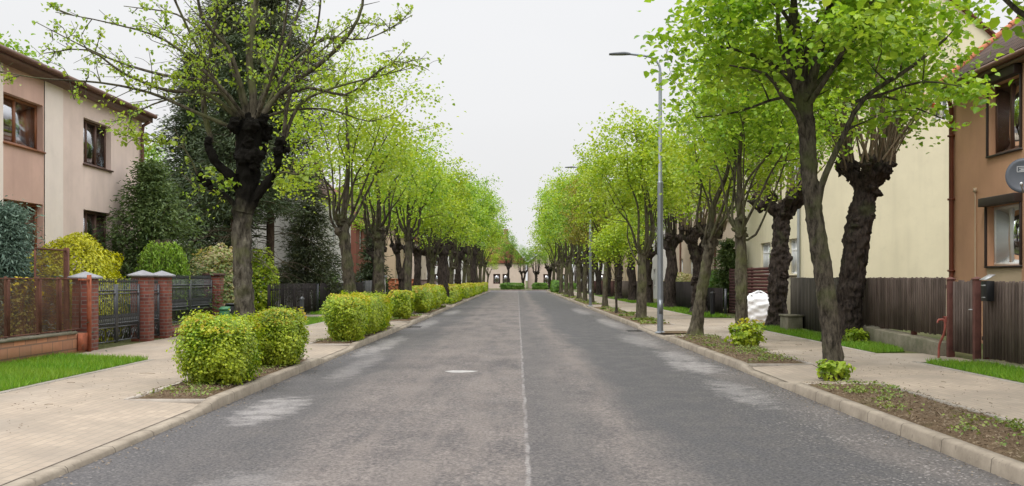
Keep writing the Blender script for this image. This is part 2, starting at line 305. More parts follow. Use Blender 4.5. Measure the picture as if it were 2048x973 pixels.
# ------------------------------------------------------------------ mesh helpers
class MB:
    def __init__(s): s.v = []; s.n = 0; s.q = []; s.t = []; s.uv = None
    def add(s, V, quads=None, tris=None):
        V = np.asarray(V, float).reshape(-1, 3); s.v.append(V)
        if quads is not None and len(quads): s.q.append(np.asarray(quads, int).reshape(-1, 4)+s.n)
        if tris is not None and len(tris): s.t.append(np.asarray(tris, int).reshape(-1, 3)+s.n)
        s.n += len(V)
    def box(s, a, b):
        x0, y0, z0 = (min(p, q) for p, q in zip(a, b)); x1, y1, z1 = (max(p, q) for p, q in zip(a, b))
        s.add([(x0, y0, z0), (x1, y0, z0), (x1, y1, z0), (x0, y1, z0), (x0, y0, z1), (x1, y0, z1), (x1, y1, z1), (x0, y1, z1)],
              [(0, 3, 2, 1), (4, 5, 6, 7), (0, 1, 5, 4), (1, 2, 6, 5), (2, 3, 7, 6), (3, 0, 4, 7)])
    def bar(s, p, q, w, d=None, up=(0, 0, 1)):
        p, q = Vector(p), Vector(q); t = (q-p).normalized(); u = Vector(up)
        if abs(t.dot(u)) > .95: u = Vector((1, 0, 0))
        a = t.cross(u).normalized()*w/2; b = a.cross(t).normalized()*(d or w)/2
        s.add([p-a-b, p+a-b, p+a+b, p-a+b, q-a-b, q+a-b, q+a+b, q-a+b], [(0, 3, 2, 1), (4, 5, 6, 7), (0, 1, 5, 4), (1, 2, 6, 5), (2, 3, 7, 6), (3, 0, 4, 7)])
    def prism(s, poly, z0, z1):
        n = len(poly); V = [(x, y, z0) for x, y in poly]+[(x, y, z1) for x, y in poly]
        s.add(V, [(i, (i+1) % n, n+(i+1) % n, n+i) for i in range(n)])
        s.add([(x, y, z1) for x, y in poly], None, [(0, i, i+1) for i in range(1, n-1)])
    def pyramid(s, cx, cy, w, d, z0, z1, lip=.04):
        s.box((cx-w/2, cy-d/2, z0), (cx+w/2, cy+d/2, z0+lip))
        z = z0+lip+.001
        s.add([(cx-w/2, cy-d/2, z), (cx+w/2, cy-d/2, z), (cx+w/2, cy+d/2, z), (cx-w/2, cy+d/2, z), (cx, cy, z1)], None, [(0, 1, 4), (1, 2, 4), (2, 3, 4), (3, 0, 4)])
    def tube(s, pts, rad, sides=6, lump=0.0, rng=None, cap=True):
        P = np.asarray(pts, float); n = len(P); rad = np.broadcast_to(np.asarray(rad, float), (n,))
        T = np.gradient(P, axis=0); T /= np.linalg.norm(T, axis=1)[:, None]+1e-9
        a = np.array((1., 0, 0)) if abs(T[0][0]) < .8 else np.array((0, 1., 0))
        A = np.zeros_like(P)
        for i in range(n):
            a = a-T[i]*a.dot(T[i]); a /= np.linalg.norm(a)+1e-9; A[i] = a
        B = np.cross(T, A)
        th = np.arange(sides)*2*np.pi/sides
        rr = np.repeat(rad[:, None], sides, 1)
        if lump:
            ph = rng.uniform(0, 6.28, 6); z = np.arange(n)[:, None]
            rr = rr*(1+lump*(.5*np.sin(2*th[None]+ph[0]+z*.5)+.4*np.sin(3*th[None]+ph[1]-z*.8)+.35*np.sin(z*1.3+ph[2])+.3*np.sin(5*th[None]+z*1.7+ph[3]))+lump*.25*rng.normal(size=rr.shape))
        V = P[:, None]+rr[..., None]*(np.cos(th)[None, :, None]*A[:, None]+np.sin(th)[None, :, None]*B[:, None])
        i = np.arange(n-1)[:, None]*sides; j = np.arange(sides)[None]; k = (j+1) % sides
        Q = np.stack([i+j, i+k, i+sides+k, i+sides+j], -1).reshape(-1, 4)
        s.add(V.reshape(-1, 3), Q)
        if cap: s.add(np.vstack([V[-1], P[-1]+T[-1]*rad[-1]*.5]), None, [(m, (m+1) % sides, sides) for m in range(sides)])
    def blob(s, c, r, rng, seg=10, rings=7, lump=.25, sq=(1, 1, 1)):
        th = np.arange(seg)*2*np.pi/seg; ph = np.linspace(0, np.pi, rings+1)[1:-1]
        d = np.stack([np.sin(ph)[:, None]*np.cos(th)[None], np.sin(ph)[:, None]*np.sin(th)[None], np.repeat(np.cos(ph)[:, None], seg, 1)], -1).reshape(-1, 3)
        d = np.vstack([d, [(0, 0, 1), (0, 0, -1)]]); p = rng.uniform(0, 6.28, 6)
        k = 1+lump*(.5*np.sin(4*d[:, 0]+p[0])*np.sin(4*d[:, 1]+p[1])+.5*np.sin(5*d[:, 2]+p[2]+3*d[:, 0])+.5*rng.normal(size=len(d))*.5)
        V = np.asarray(c)+d*(r*k)[:, None]*np.asarray(sq); m = rings-1
        i = np.arange(m-1)[:, None]*seg; j = np.arange(seg)[None]; q = (j+1) % seg
        Q = np.stack([i+j, i+seg+j, i+seg+q, i+q], -1).reshape(-1, 4)
        top, bot = m*seg, m*seg+1; L = (m-1)*seg
        s.add(V, Q, [(top, a, (a+1) % seg) for a in range(seg)]+[(bot, L+(a+1) % seg, L+a) for a in range(seg)])
    def leaves(s, Cn, size, rng, up=.5, wide=.42, fold=.3, dirs=None, dirmix=1.0, jit=.35, normals=None):
        Cn = np.asarray(Cn, float); n = len(Cn)
        if not n: return
        N = rng.normal(size=(n, 3)); N /= np.linalg.norm(N, axis=1)[:, None]
        N[:, 2] = np.abs(N[:, 2])*(1 if up >= 0 else -1); N[:, 2] += up
        if normals is not None: N = N*.6+normals
        N /= np.linalg.norm(N, axis=1)[:, None]+1e-9
        D = rng.normal(size=(n, 3))
        if dirs is not None: D = D*jit+np.asarray(dirs)*dirmix
        D -= N*(D*N).sum(1)[:, None]; D /= np.linalg.norm(D, axis=1)[:, None]+1e-9
        S = np.cross(N, D); L = (size*rng.uniform(.6, 1.25, n))[:, None]; W = L*wide; H = N*fold*W
        V = np.stack([Cn-D*L*.5, Cn-D*L*.22+S*W*.95+H, Cn+D*L*.18+S*W*.8+H, Cn+D*L*.55-N*L*.08, Cn+D*L*.18-S*W*.8+H, Cn-D*L*.22-S*W*.95+H], 1)
        b = np.arange(n)[:, None]*6
        s.add(V.reshape(-1, 3), np.vstack([b+np.array([0, 3, 2, 1]), b+np.array([0, 5, 4, 3])]))
    def blades(s, Cn, size, rng, wide=.10, lean=.4):
        Cn = np.asarray(Cn, float); n = len(Cn); a = rng.uniform(0, 6.28, n)
        S = np.stack([np.cos(a), np.sin(a), a*0], 1); L = size*rng.uniform(.5, 1.3, n)[:, None]
        tip = Cn+np.concatenate([rng.normal(0, lean, (n, 2)), np.ones((n, 1))], 1)*L
        V = np.stack([Cn-S*wide*L, Cn+S*wide*L, tip], 1)
        s.add(V.reshape(-1, 3), None, np.arange(3*n).reshape(-1, 3))
    def build(s, name, mat, parent=None, smooth=False):
        me = bpy.data.meshes.new(name); V = np.vstack(s.v).astype(np.float32)
        Q = np.vstack(s.q) if s.q else np.zeros((0, 4), int); T = np.vstack(s.t) if s.t else np.zeros((0, 3), int)
        me.vertices.add(len(V)); me.vertices.foreach_set('co', V.ravel())
        me.loops.add(Q.size+T.size); me.loops.foreach_set('vertex_index', np.concatenate([Q.ravel(), T.ravel()]).astype(np.int32))
        me.polygons.add(len(Q)+len(T))
        st = np.concatenate([np.arange(len(Q))*4, Q.size+np.arange(len(T))*3]).astype(np.int32)
        me.polygons.foreach_set('loop_start', st)
        if smooth: me.polygons.foreach_set('use_smooth', np.ones(len(Q)+len(T), bool))
        me.update(calc_edges=True)
        if s.uv is not None:
            ul = me.uv_layers.new(name='UVMap'); ul.data.foreach_set('uv', np.asarray(s.uv, np.float32).ravel())
        me.materials.append(M[mat] if isinstance(mat, str) else mat)
        o = bpy.data.objects.new(name, me); C.objects.link(o)
        if parent: o.parent = parent
        return o
def bevel(o, w=.01, seg=2):
    m = o.modifiers.new('bevel', 'BEVEL'); m.width = w; m.segments = seg; m.limit_method = 'ANGLE'
    return o
def tag(o, label, cat, group=None, kind=None):
    if label: o['label'] = label
    if cat: o['category'] = cat
    if group: o['group'] = group
    if kind: o['kind'] = kind
    return o
def empty(name, loc, label, cat, group=None, rz=0.0):
    o = bpy.data.objects.new(name, None); C.objects.link(o); o.location = loc; o.rotation_euler = (0, 0, rz); o.empty_display_size = .2
    return tag(o, label, cat, group)
def copy_tree(o, parent=None):
    c = o.copy(); C.objects.link(c); c.parent = parent
    for ch in [x for x in C.objects if x.parent == o]: copy_tree(ch, c)
    return c
def struct(name, mb, mat, kind='structure', smooth=False):
    o = mb.build(name, mat, None, smooth); o['kind'] = kind; return o
def PX(px, py, Y): return np.array([(px-CX)*Y/F, Y, CH+(HY-py)*Y/F])
def yat(px, X): return X*F/(px-CX)
ZP = .10                                                            # pavement level

# ------------------------------------------------------------------ the ground
RL, RR, KW = -3.72, 3.92, .15                                       # road edges, kerb width
SL, SR = RL-KW, RR+KW
BL, BR = -4.92, 5.26                                                # back edge of the planting strips
EL, ER = -6.85, 7.25                                                # back edge of the footpaths
YEND = 141.0
def sheet(mb, x0, x1, y0, y1, z): mb.add([(x0, y0, z), (x1, y0, z), (x1, y1, z), (x0, y1, z)], [(0, 1, 2, 3)])
g = MB(); sheet(g, -700, BL, -60, YEND, ZP-.008); sheet(g, BR, 700, -60, YEND, ZP-.008); sheet(g, -700, 700, 152.3, 1500, ZP-.008)
struct('ground', g, 'earth')
g = MB(); sheet(g, RL-.1, RR+.1, -60, YEND, 0); sheet(g, -120, 120, YEND, 152.2, 0); struct('road', g, 'asphalt')
# planting beds (the gaps between them are driveways with a dropped kerb)
BEDS_L = [(12.8, 19.3), (23.9, 32.4), (37.0, 42.5), (45.5, 57), (61, 76), (79, 96), (99, 117), (120, 137)]
BEDS_R = [(-20, 14.7), (18.2, 27.0), (34.0, 56.5), (61, 78), (82, 100), (104, 120), (124, 137)]
def kerb_z(y, beds):
    d = max(min(y-a, b-y) for a, b in beds)
    return .055+.075*min(1, max(0, (d+.7)/.7))
def kerb(side, beds, x_road, x_back):
    ys = sorted(set([-20.]+[y for a, b in beds for y in (a-.7, a, b, b+.7)]+list(np.arange(-20, YEND, 4.0))+[YEND]))
    ys = [y for y in ys if -20 <= y <= YEND]
    s_ = 1 if x_back > x_road else -1; g = MB(); V = []
    for y in ys:
        z = kerb_z(y, beds); V += [(x_road, y, -.02), (x_road+s_*.012, y, z-.02), (x_road+s_*.035, y, z), (x_back, y, z), (x_back, y, -.02)]
    Q = [(5*i+k, 5*i+k+1, 5*i+k+6, 5*i+k+5) for i in range(len(ys)-1) for k in range(4)]
    g.add(V, Q); struct('kerb', g, 'kerb')
kerb('left', BEDS_L, RL, SL); kerb('right', BEDS_R, RR, SR)
for i, (x0, x1) in enumerate(((-120, RL), (RR, 120))):
    g = MB(); g.box((x0, YEND-.15, -.02), (x1, YEND, .12)); struct('kerb', g, 'kerb')
g = MB(); g.box((-120, 152.2, -.02), (120, 152.35, .12)); struct('kerb', g, 'kerb')
def gaps(beds, a, b):
    out_, y = [], a
    for p, q in beds:
        if p > y: out_.append((y, p))
        y = max(y, q)
    if y < b: out_.append((y, b))
    return out_
g = MB()
for side, beds, xk, xb, xe in (('l', BEDS_L, SL, BL, EL), ('r', BEDS_R, SR, BR, ER)):
    sheet(g, xb, xe, -20, YEND-.16, ZP) if xb < xe else sheet(g, xe, xb, -20, YEND-.16, ZP)
    for a, b in gaps(beds, -20, YEND-.16):                          # sloping driveway aprons
        xj = xk+(.022 if xb > xk else -.022); g.add([(xj, a, .052), (xj, b, .052), (xb, b, ZP), (xb, a, ZP)], [(0, 1, 2, 3) if xk < xb else (0, 3, 2, 1)])
sheet(g, -9.0, EL, 20.2, 27.6, ZP); sheet(g, -9.0, EL, 5.0, 10.5, ZP)        # paths to the gates
sheet(g, ER, 8.5, 18.7, 20.9, ZP); sheet(g, ER, 9.3, 34.5, 40.0, ZP); sheet(g, -9.0, EL, 40, 44, ZP); sheet(g, ER, 8.6, 62, 66, ZP); sheet(g, -9.0, EL, 68, 73, ZP)
g.add([(EL, 19.2, ZP), (EL, 20.2, ZP), (-9.0, 20.2, ZP)], None, [(0, 1, 2)])
struct('pavement', g, 'pavers')
g = MB(); sheet(g, SL-.3, SL, -20, YEND-.2, .02); sheet(g, SR, SR+.3, -20, YEND-.2, .02); struct('kerb_bedding', g, 'soil')
g = MB()
for beds, xb, s_ in ((BEDS_L, BL, 1), (BEDS_R, BR, -1)):
    for a, b in beds:
        g.box((xb, a, .05), (xb+s_*.06, b, ZP+.012))
        for y in (a, b): g.box((xb+s_*.06, y-.03, .03), ((SL if s_ > 0 else SR)-s_*.002, y+.03, ZP+.010))
struct('bed_edging', g, 'edging')
g = MB()
for x, segs in ((EL, ((-20, 19.2), (27.6, 40), (44, 68), (73, YEND-.2))), (ER, ((-20, 18.7), (20.9, 34.5), (40, 62), (66, YEND-.2)))):
    for a, b in segs: g.box((x-.05, a, .05), (x+.05, b, ZP+.010))
struct('path_edging', g, 'edging')
rs = np.random.default_rng(3)
def bed_mesh(x0, x1, y0, y1, res):
    nx = max(3, int(abs(x1-x0)/res)); ny = max(3, int((y1-y0)/res)); g = MB()
    xs = np.linspace(x0, x1, nx+1); ys = np.linspace(y0, y1, ny+1); Xg, Yg = np.meshgrid(xs, ys)
    edge = np.minimum(np.minimum(Xg-xs.min(), xs.max()-Xg), np.minimum(Yg-y0, y1-Yg))
    Z = .092+.045*np.clip(edge/.35, 0, 1)+.010*np.sin(Xg*9+Yg*4)*np.sin(Yg*7)+rs.normal(0, .007, Xg.shape)
    i, j = np.meshgrid(np.arange(nx), np.arange(ny)); a = j*(nx+1)+i
    g.add(np.stack([Xg, Yg, Z], -1).reshape(-1, 3), np.stack([a, a+1, a+nx+2, a+nx+1], -1).reshape(-1, 4)); return g
weeds = MB(); litter = MB()
for k, (beds, x0, x1) in enumerate(((BEDS_L, BL+.06, SL), (BEDS_R, SR, BR-.06))):
    for a, b in beds:
        a = max(a, 3.0)
        struct('planting_bed', bed_mesh(x0, x1, a, b, .06 if b < 34 else .3), 'soil', smooth=True)
        near = a < 34
        for c in range(int((b-a)*(7 if near else 1.6))):            # low weeds in clumps
            p = np.array([rs.uniform(x0+.08, x1-.08), rs.uniform(a, b), .14]); q = int(rs.integers(6, 50)); r_ = rs.uniform(.04, .20)
            pts = p+rs.normal(size=(q, 3))*(r_, r_, .012); pts[:, 2] = np.abs(pts[:, 2]-.14)+.14+rs.uniform(0, .03, q)
            pts = pts[(pts[:, 0] > x0+.02) & (pts[:, 0] < x1-.02) & (pts[:, 1] > a+.02) & (pts[:, 1] < b-.02)]
            weeds.leaves(pts, .034 if near else .09, rs, up=.5)
        if near:
            q = int((b-a)*260); pts = np.stack([rs.uniform(x0, x1, q), rs.uniform(a, b, q), np.full(q, .145)], 1); litter.leaves(pts, .04, rs, up=1.2, wide=.16)
deb = MB(); q = 900; pts = np.concatenate([np.stack([rs.uniform(EL, BL, q), rs.uniform(8, 45, q), np.full(q, ZP+.012)], 1), np.stack([rs.uniform(BR, ER, q), rs.uniform(6, 45, q), np.full(q, ZP+.012)], 1), np.stack([RR-.02-np.abs(rs.normal(0, .12, q)), rs.uniform(5, 45, q), np.full(q, .012)], 1), np.stack([RL+.02+np.abs(rs.normal(0, .12, q)), rs.uniform(6, 45, q), np.full(q, .012)], 1)])
deb.leaves(pts, .024, rs, up=2.0, wide=.3)
for k in range(36):
    x, y = (rs.uniform(BR, ER), rs.uniform(6, 26)) if k % 3 else (rs.uniform(EL, BL), rs.uniform(8, 26)); a = rs.uniform(0, 6.28); L_ = rs.uniform(.08, .3)
    deb.tube([(x, y, ZP+.008), (x+L_*.5*math.cos(a)+rs.normal(0, .01), y+L_*.5*math.sin(a), ZP+.012), (x+L_*math.cos(a), y+L_*math.sin(a), ZP+.008)], .0032, 4)
tag(deb.build('debris', M['shoot']), 'fallen bud scales and twigs lying on the paving and in the gutters', 'debris', kind='stuff')
tag(weeds.build('weeds', 'weed'), 'low yellow-green weeds scattered over the bare soil strips', 'weeds', kind='stuff')
tag(litter.build('leaf_litter', M['shoot']), 'dry brown litter strewn on the soil strips', 'litter', kind='stuff')
# turf strips between the footpaths and the front fences
TURF = [[(EL-.05, 10.6), (EL-.05, 19.15), (-8.7, 20.0), (-9.0, 20.0), (-9.0, 10.6)], [(EL-.05, 27.7), (EL-.05, 39.9), (-9.0, 39.9), (-9.0, 27.7)], [(EL-.05, 44.1), (EL-.05, 67.9), (-9.0, 67.9), (-9.0, 44.1)], [(EL-.05, 73.1), (EL-.05, 140), (-9.0, 140), (-9.0, 73.1)],
        [(ER+.05, 21.0), (8.05, 21.3), (8.30, 23), (8.30, 34.4), (7.9, 34.4), (ER+.05, 29.5)], [(ER+.05, 10.0), (8.3, 10.0), (8.3, 18.0), (ER+.35, 18.6), (ER+.05, 18.4)], [(ER+.05, 41.5), (8.45, 40.4), (8.45, 61.9), (ER+.05, 61.9)], [(ER+.05, 66.1), (8.45, 66.1), (8.45, 140), (ER+.05, 140)]]
blades = MB()
def inpoly(pt, poly):
    x, y = pt[:, 0], pt[:, 1]; r_ = np.zeros(len(pt), bool); n = len(poly)
    for i in range(n):
        (xa, ya), (xb, yb) = poly[i], poly[(i+1) % n]
        if ya == yb: continue
        r_ ^= ((ya > y) != (yb > y)) & (x < (xb-xa)*(y-ya)/(yb-ya)+xa)
    return r_
for poly in TURF:
    g = MB(); g.prism(poly, .08, ZP+.012); struct('grass_strip', g, 'turf')
    a = np.array(poly); lo, hi = a.min(0), a.max(0); y1 = min(hi[1], 75)
    for ya in np.arange(lo[1], y1, 3.0):
        dens = 1500 if ya < 24 else 700 if ya < 40 else 170
        q = int(3*(hi[0]-lo[0])*dens); pt = np.stack([rs.uniform(lo[0], hi[0], q), rs.uniform(ya, ya+3, q), np.full(q, ZP+.012)], 1)
        pt = pt[inpoly(pt, poly)]; blades.blades(pt, .085 if ya < 40 else .12, rs, .07 if ya < 40 else .16)
tag(blades.build('grass', 'grass'), 'short bright green grass on the verges before the fences', 'grass', kind='stuff')
# worn marking and drains on the carriageway
g = MB(); th = np.linspace(0, 6.28, 25)[:-1]
g.prism([(-.98+.27*np.cos(t)*(1+.10*math.sin(5*t)), 17.85+.21*np.sin(t)*(1+.15*math.sin(3*t+1))) for t in th], .001, .005)
struct('road_marking', g, 'paint')
for x, y, lab in ((RL+.25, 34.6, 'iron drain grate in the left gutter beside the second hedge'), (RR-.27, 32.0, 'iron drain grate in the right gutter beyond the near lamp post')):
    e_ = empty('drain_grate', (x, y, .004), lab, 'drain'); g = MB()
    for a, b in (((-.22, -.32), (-.18, .32)), ((.18, -.32), (.22, .32)), ((-.179, -.32), (.179, -.28)), ((-.179, .28), (.179, .32))): g.box((*a, 0), (*b, .012))
    g.build('frame', 'drain', e_); g = MB()
    for k in range(7): g.box((-.178, -.25+k*.075, 0), (.178, -.22+k*.075, .008))
    g.build('grating', 'drain', e_)

# ------------------------------------------------------------------ houses
def facade(mb, o, u, nrm, W, z0, z1, ops, d):
    """wall skin with openings (u0, u1, v0, v1) and reveals d deep"""
    o, u, nrm = Vector(o), Vector(u), Vector(nrm)
    us = sorted(set([0, W]+[x for a in ops for x in a[:2]])); vs_ = sorted(set([z0, z1]+[x for a in ops for x in a[2:4]]))
    pt = lambda a, b, k=0.0: o+u*a+Vector((0, 0, b))-nrm*k
    for i in range(len(us)-1):
        for j in range(len(vs_)-1):
            cu, cv = (us[i]+us[i+1])/2, (vs_[j]+vs_[j+1])/2
            if any(a[0] < cu < a[1] and a[2] < cv < a[3] for a in ops): continue
            mb.add([pt(us[i], vs_[j]), pt(us[i+1], vs_[j]), pt(us[i+1], vs_[j+1]), pt(us[i], vs_[j+1])], [(0, 1, 2, 3)])
    for a, b, c, e_ in [x[:4] for x in ops]:
        for p, q in (((a, c), (b, c)), ((b, c), (b, e_)), ((b, e_), (a, e_)), ((a, e_), (a, c))):
            mb.add([pt(*p), pt(*q), pt(*q, d), pt(*p, d)], [(0, 1, 2, 3)])
def window(parent, o, u, nrm, op, d, fmat='wood', smat=None, splits=(.5,), curtain='curtain', cur=((.05, .95),), transom=None, label=None, sillout=.06):
    o, u, nrm = Vector(o), Vector(u), Vector(nrm); a, b, c, e_ = op[:4]
    pt = lambda x, z, k: o+u*x+Vector((0, 0, z))-nrm*k
    def slab(mb, x0, x1, z0, z1, k0, k1):
        p = [pt(x, z, k) for k in (k0, k1) for x, z in ((x0, z0), (x1, z0), (x1, z1), (x0, z1))]
        mb.add(p, [(0, 1, 2, 3), (7, 6, 5, 4), (0, 4, 5, 1), (1, 5, 6, 2), (2, 6, 7, 3), (3, 7, 4, 0)])
    g = MB(); fw = .075; k0, k1 = d-.05, d+.02
    slab(g, a+.004, b-.004, c+.004, c+fw, k0, k1); slab(g, a+.004, b-.004, e_-fw, e_-.004, k0, k1)
    slab(g, a+.004, a+fw, c+fw+.001, e_-fw-.001, k0, k1); slab(g, b-fw, b-.004, c+fw+.001, e_-fw-.001, k0, k1)
    for t in splits: x = a+(b-a)*t; slab(g, x-.05, x+.05, c+fw+.001, e_-fw-.001, k0, k1)
    if transom:
        z = c+(e_-c)*transom
        xs = [a+fw]+[a+(b-a)*t for t in splits]+[b-fw]
        for x0, x1 in zip(xs[:-1], xs[1:]): slab(g, x0+.051, x1-.051, z-.03, z+.03, k0, k1)
    wn = g.build('window', fmat, parent)
    if label: wn['label'] = label
    g = MB(); slab(g, a+.03, b-.03, c+.03, e_-.03, d-.02, d-.012); g.build('pane', 'glass', wn)
    if smat: g = MB(); slab(g, a-.05, b+.05, c-.045, c-.002, -sillout, d-.052); g.build('sill', smat, wn)
    if curtain:
        for s0, s1 in cur:
            g = MB(); x0, x1 = a+(b-a)*s0, a+(b-a)*s1; n = max(4, int((x1-x0)/.06))
            for i in range(n):
                xa, xb = x0+(x1-x0)*i/n, x0+(x1-x0)*(i+1)/n; ka, kb = d+.045+.025*(i % 2), d+.045+.025*((i+1) % 2)
                g.add([pt(xa, c+.03, ka), pt(xb, c+.03, kb), pt(xb, e_-.03, kb), pt(xa, e_-.03, ka)], [(0, 1, 2, 3)])
            g.build('curtain', curtain, wn)
    return wn
def roof_plane(mb, p0, p1, p2, p3):
    """sloping sheet p0-p1 eave, p3-p2 ridge, with thickness and tile coordinates"""
    p = [Vector(x) for x in (p0, p1, p2, p3)]; nrm = (p[1]-p[0]).cross(p[3]-p[0]).normalized()
    if nrm.z < 0: nrm = -nrm
    q = [x-nrm*.12 for x in p]
    mb.add(p+q, [(0, 1, 2, 3), (7, 6, 5, 4), (0, 4, 5, 1), (1, 5, 6, 2), (2, 6, 7, 3), (3, 7, 4, 0)])
    L, S = (p[1]-p[0]).length, (p[3]-p[0]).length
    uv = [(0, 0), (L, 0), (L, S), (0, S)]+[(0, S), (L, S), (L, 0), (0, 0)]+[(0, 0)]*16
    mb.uv = (mb.uv or [])+uv
def gable(parent, xf, xb, y0, y1, ze, pitch, mat, over=.35, endover=.2, axis='y'):
    """ridge along y; returns (roof, ridge z)"""
    s_ = 1 if xb > xf else -1; xm = (xf+xb)/2; k = math.tan(R(pitch)); zr = ze+abs(xb-xf)/2*k
    g = MB(); xe = xf-s_*over; zo = ze-over*k; t_ = .13/math.cos(R(pitch))
    roof_plane(g, (xe, y0-endover, zo+t_), (xe, y1+endover, zo+t_), (xm, y1+endover, zr+t_), (xm, y0-endover, zr+t_))
    xe2 = xb+s_*over
    roof_plane(g, (xe2, y0-endover, zo+t_), (xe2, y1+endover, zo+t_), (xm+s_*.01, y1+endover, zr+t_), (xm+s_*.01, y0-endover, zr+t_))
    rf = g.build('roof', mat, parent); return rf, zr
def shell(mb, xf, xb, y0, y1, z0, z1, skip=()):
    """plain remaining walls of a house body"""
    if 'f' not in skip: mb.add([(xf, y0, z0), (xf, y1, z0), (xf, y1, z1), (xf, y0, z1)], [(0, 1, 2, 3)])
    mb.add([(xb, y0, z0), (xb, y1, z0), (xb, y1, z1), (xb, y0, z1)], [(0, 1, 2, 3)])
    if 'n' not in skip: mb.add([(xf, y0, z0), (xb, y0, z0), (xb, y0, z1), (xf, y0, z1)], [(0, 1, 2, 3)])
    mb.add([(xf, y1, z0), (xb, y1, z0), (xb, y1, z1), (xf, y1, z1)], [(0, 1, 2, 3)])
    mb.add([(xf, y0, z1), (xb, y0, z1), (xb, y1, z1), (xf, y1, z1)], [(0, 1, 2, 3)])
def gable_tri(mb, xf, xb, y, z, pitch):
    mb.add([(xf, y, z), (xb, y, z), ((xf+xb)/2, y, z+abs(xb-xf)/2*math.tan(R(pitch)))], None, [(0, 1, 2)])
YD, UY = (1, 0, 0), (0, 1, 0)

# --- flat roofed house on the left
H = empty('flat_roofed_house', (0, 0, 0), 'flat roofed pink and beige rendered house with brown gutter, behind rusty mesh fence', 'house')
xf, zt = -12.0, 6.72
g = MB(); facade(g, (xf, 27.03, 0), UY, YD, 32.75-27.03, 0, zt, [(1.31, 3.23, 4.82, 6.10), (1.31, 3.23, 2.2, 3.55)], .2)
shell(g, xf, -22, 14, 32.75, 0, zt, 'f'); g.build('wall', 'pl_beige', H)['label'] = 'stained beige render'
g = MB(); facade(g, (xf+.02, 25.98, 0), UY, YD, 1.05, 0, zt, [], .2); facade(g, (xf+.02, 14, 0), UY, YD, 9.88, 0, zt, [(5.5, 7.4, 4.83, 6.0), (5.5, 7.4, 2.2, 3.5)], .2)
g.add([(xf, 27.03, 0), (xf+.02, 27.03, 0), (xf+.02, 27.03, zt), (xf, 27.03, zt)], [(0, 1, 2, 3)]); g.build('wall', 'pl_strip', H)['label'] = 'pale vertical strips of render'
g = MB(); facade(g, (xf, 23.88, 0), UY, YD, 2.10, 0, zt, [(.04, 2.04, 4.83, 6.0), (.04, 2.04, 2.2, 3.5)], .2)
g.build('wall', 'pl_pink', H)['label'] = 'pink render above and below the windows'
for (y0, op, fm, sp_, cu, cs, sm) in ((23.88, (.04, 2.04, 4.83, 6.0), 'wood', (.42,), 'curtain', ((.04, .40), (.80, .96)), 'wood'), (23.88, (.04, 2.04, 2.2, 3.5), 'wood', (.42,), 'drape', ((.6, .95),), 'wood'),
        (27.03, (1.31, 3.23, 4.82, 6.10), 'wooddark', (.28, .62), 'curtain', ((.30, .58), (.66, .95)), 'wooddark'), (27.03, (1.31, 3.23, 2.2, 3.55), 'wooddark', (.28, .62), 'curtain', ((.5, .95),), 'wooddark'),
        (14, (5.5, 7.4, 4.83, 6.0), 'wood', (.5,), 'curtain', ((.05, .95),), 'wood'), (14, (5.5, 7.4, 2.2, 3.5), 'wood', (.5,), 'curtain', ((.05, .95),), 'wood')):
    window(H, (xf, y0, 0), UY, YD, op, .2, fm, sm, sp_, cu, cs)
g = MB(); g.box((-11.72, 13.8, 6.64), (-22.2, 32.95, 6.86)); rf = g.build('roof', 'gutter', H)
g = MB(); g.tube([(-11.66, 13.8, 6.84), (-11.66, 33.0, 6.84)], .075, 8); g.build('gutter', 'gutter', rf, True)
g = MB(); g.tube([(-11.93, 32.6, .1), (-11.93, 32.6, 6.3), (-11.9, 32.6, 6.5), (-11.70, 32.6, 6.62)], .055, 8)
for z in (1.5, 3.4, 5.4): g.box((-12, 32.53, z), (-11.86, 32.67, z+.05))
g.build('downpipe', 'gutter', H, True)

# --- brown house at the right edge
H = empty('brown_house', (0, 0, 0), 'brown rendered house with tiled roof and roller shutter boxes at the right edge', 'house')
xf = 11.0; Y0, Y1 = 13.0, 25.9; zt = 6.62
NX = (-1, 0, 0); ya = yat(2043, xf)-Y0; yb = yat(1978, xf)-Y0
ops = [(ya, yb, 4.48, 6.10), (ya, yb+.08, 1.92, 3.30), (ya-5, yb-5, 4.48, 6.10), (ya-5, yb-5, 1.92, 3.30)]
g = MB(); facade(g, (xf, Y0, 0), UY, NX, Y1-Y0, 0, zt, ops, .22); shell(g, xf, 20, Y0, Y1, 0, zt, 'f'); gable_tri(g, xf, 20, Y0, zt, 39); gable_tri(g, xf, 20, Y1, zt, 39); g.build('wall', 'pl_brown', H)
for k, op in enumerate(ops):
    up = k in (0, 2)
    wn = window(H, (xf, Y0, 0), UY, NX, op, .2, 'wooddark' if up else 'white', 'shutter', (.5,), 'blind' if up else 'curtain', ((.04, .46), (.54, .7)), label='dark framed upper window' if up else 'white framed ground floor window')
    g = MB(); g.box((xf-.20, Y0+op[0]-.06, op[3]+.0), (xf-.002, Y0+op[1]+.06, op[3]+.20))
    for y in (op[0]-.05, op[1]+.0): g.box((xf-.06, Y0+y, op[2]), (xf-.002, Y0+y+.05, op[3]-.002))
    bevel(g.build('roller_shutter', 'shutter', wn), .015)
rf, zr = gable(H, xf, 20, Y0, Y1, zt, 39, 'tile_brown', .30, .12)
g = MB(); k = math.tan(R(39)); n = 24
for i in range(n):
    x = xf-.30+i*4.8/n; z = zt-.30*k+.17+(x-xf+.30)*k
    g.tube([(x, Y1+.07, z+.03), (x+.21, Y1+.07, z+.21*k+.01)], [.105, .085], 7)
g.build('verge_tiles', 'ridge', rf, True)
g = MB(); g.box((xf-.28, Y0, zt-.30), (xf-.002, Y1-.02, zt-.26)); g.build('soffit', 'soffit', rf)
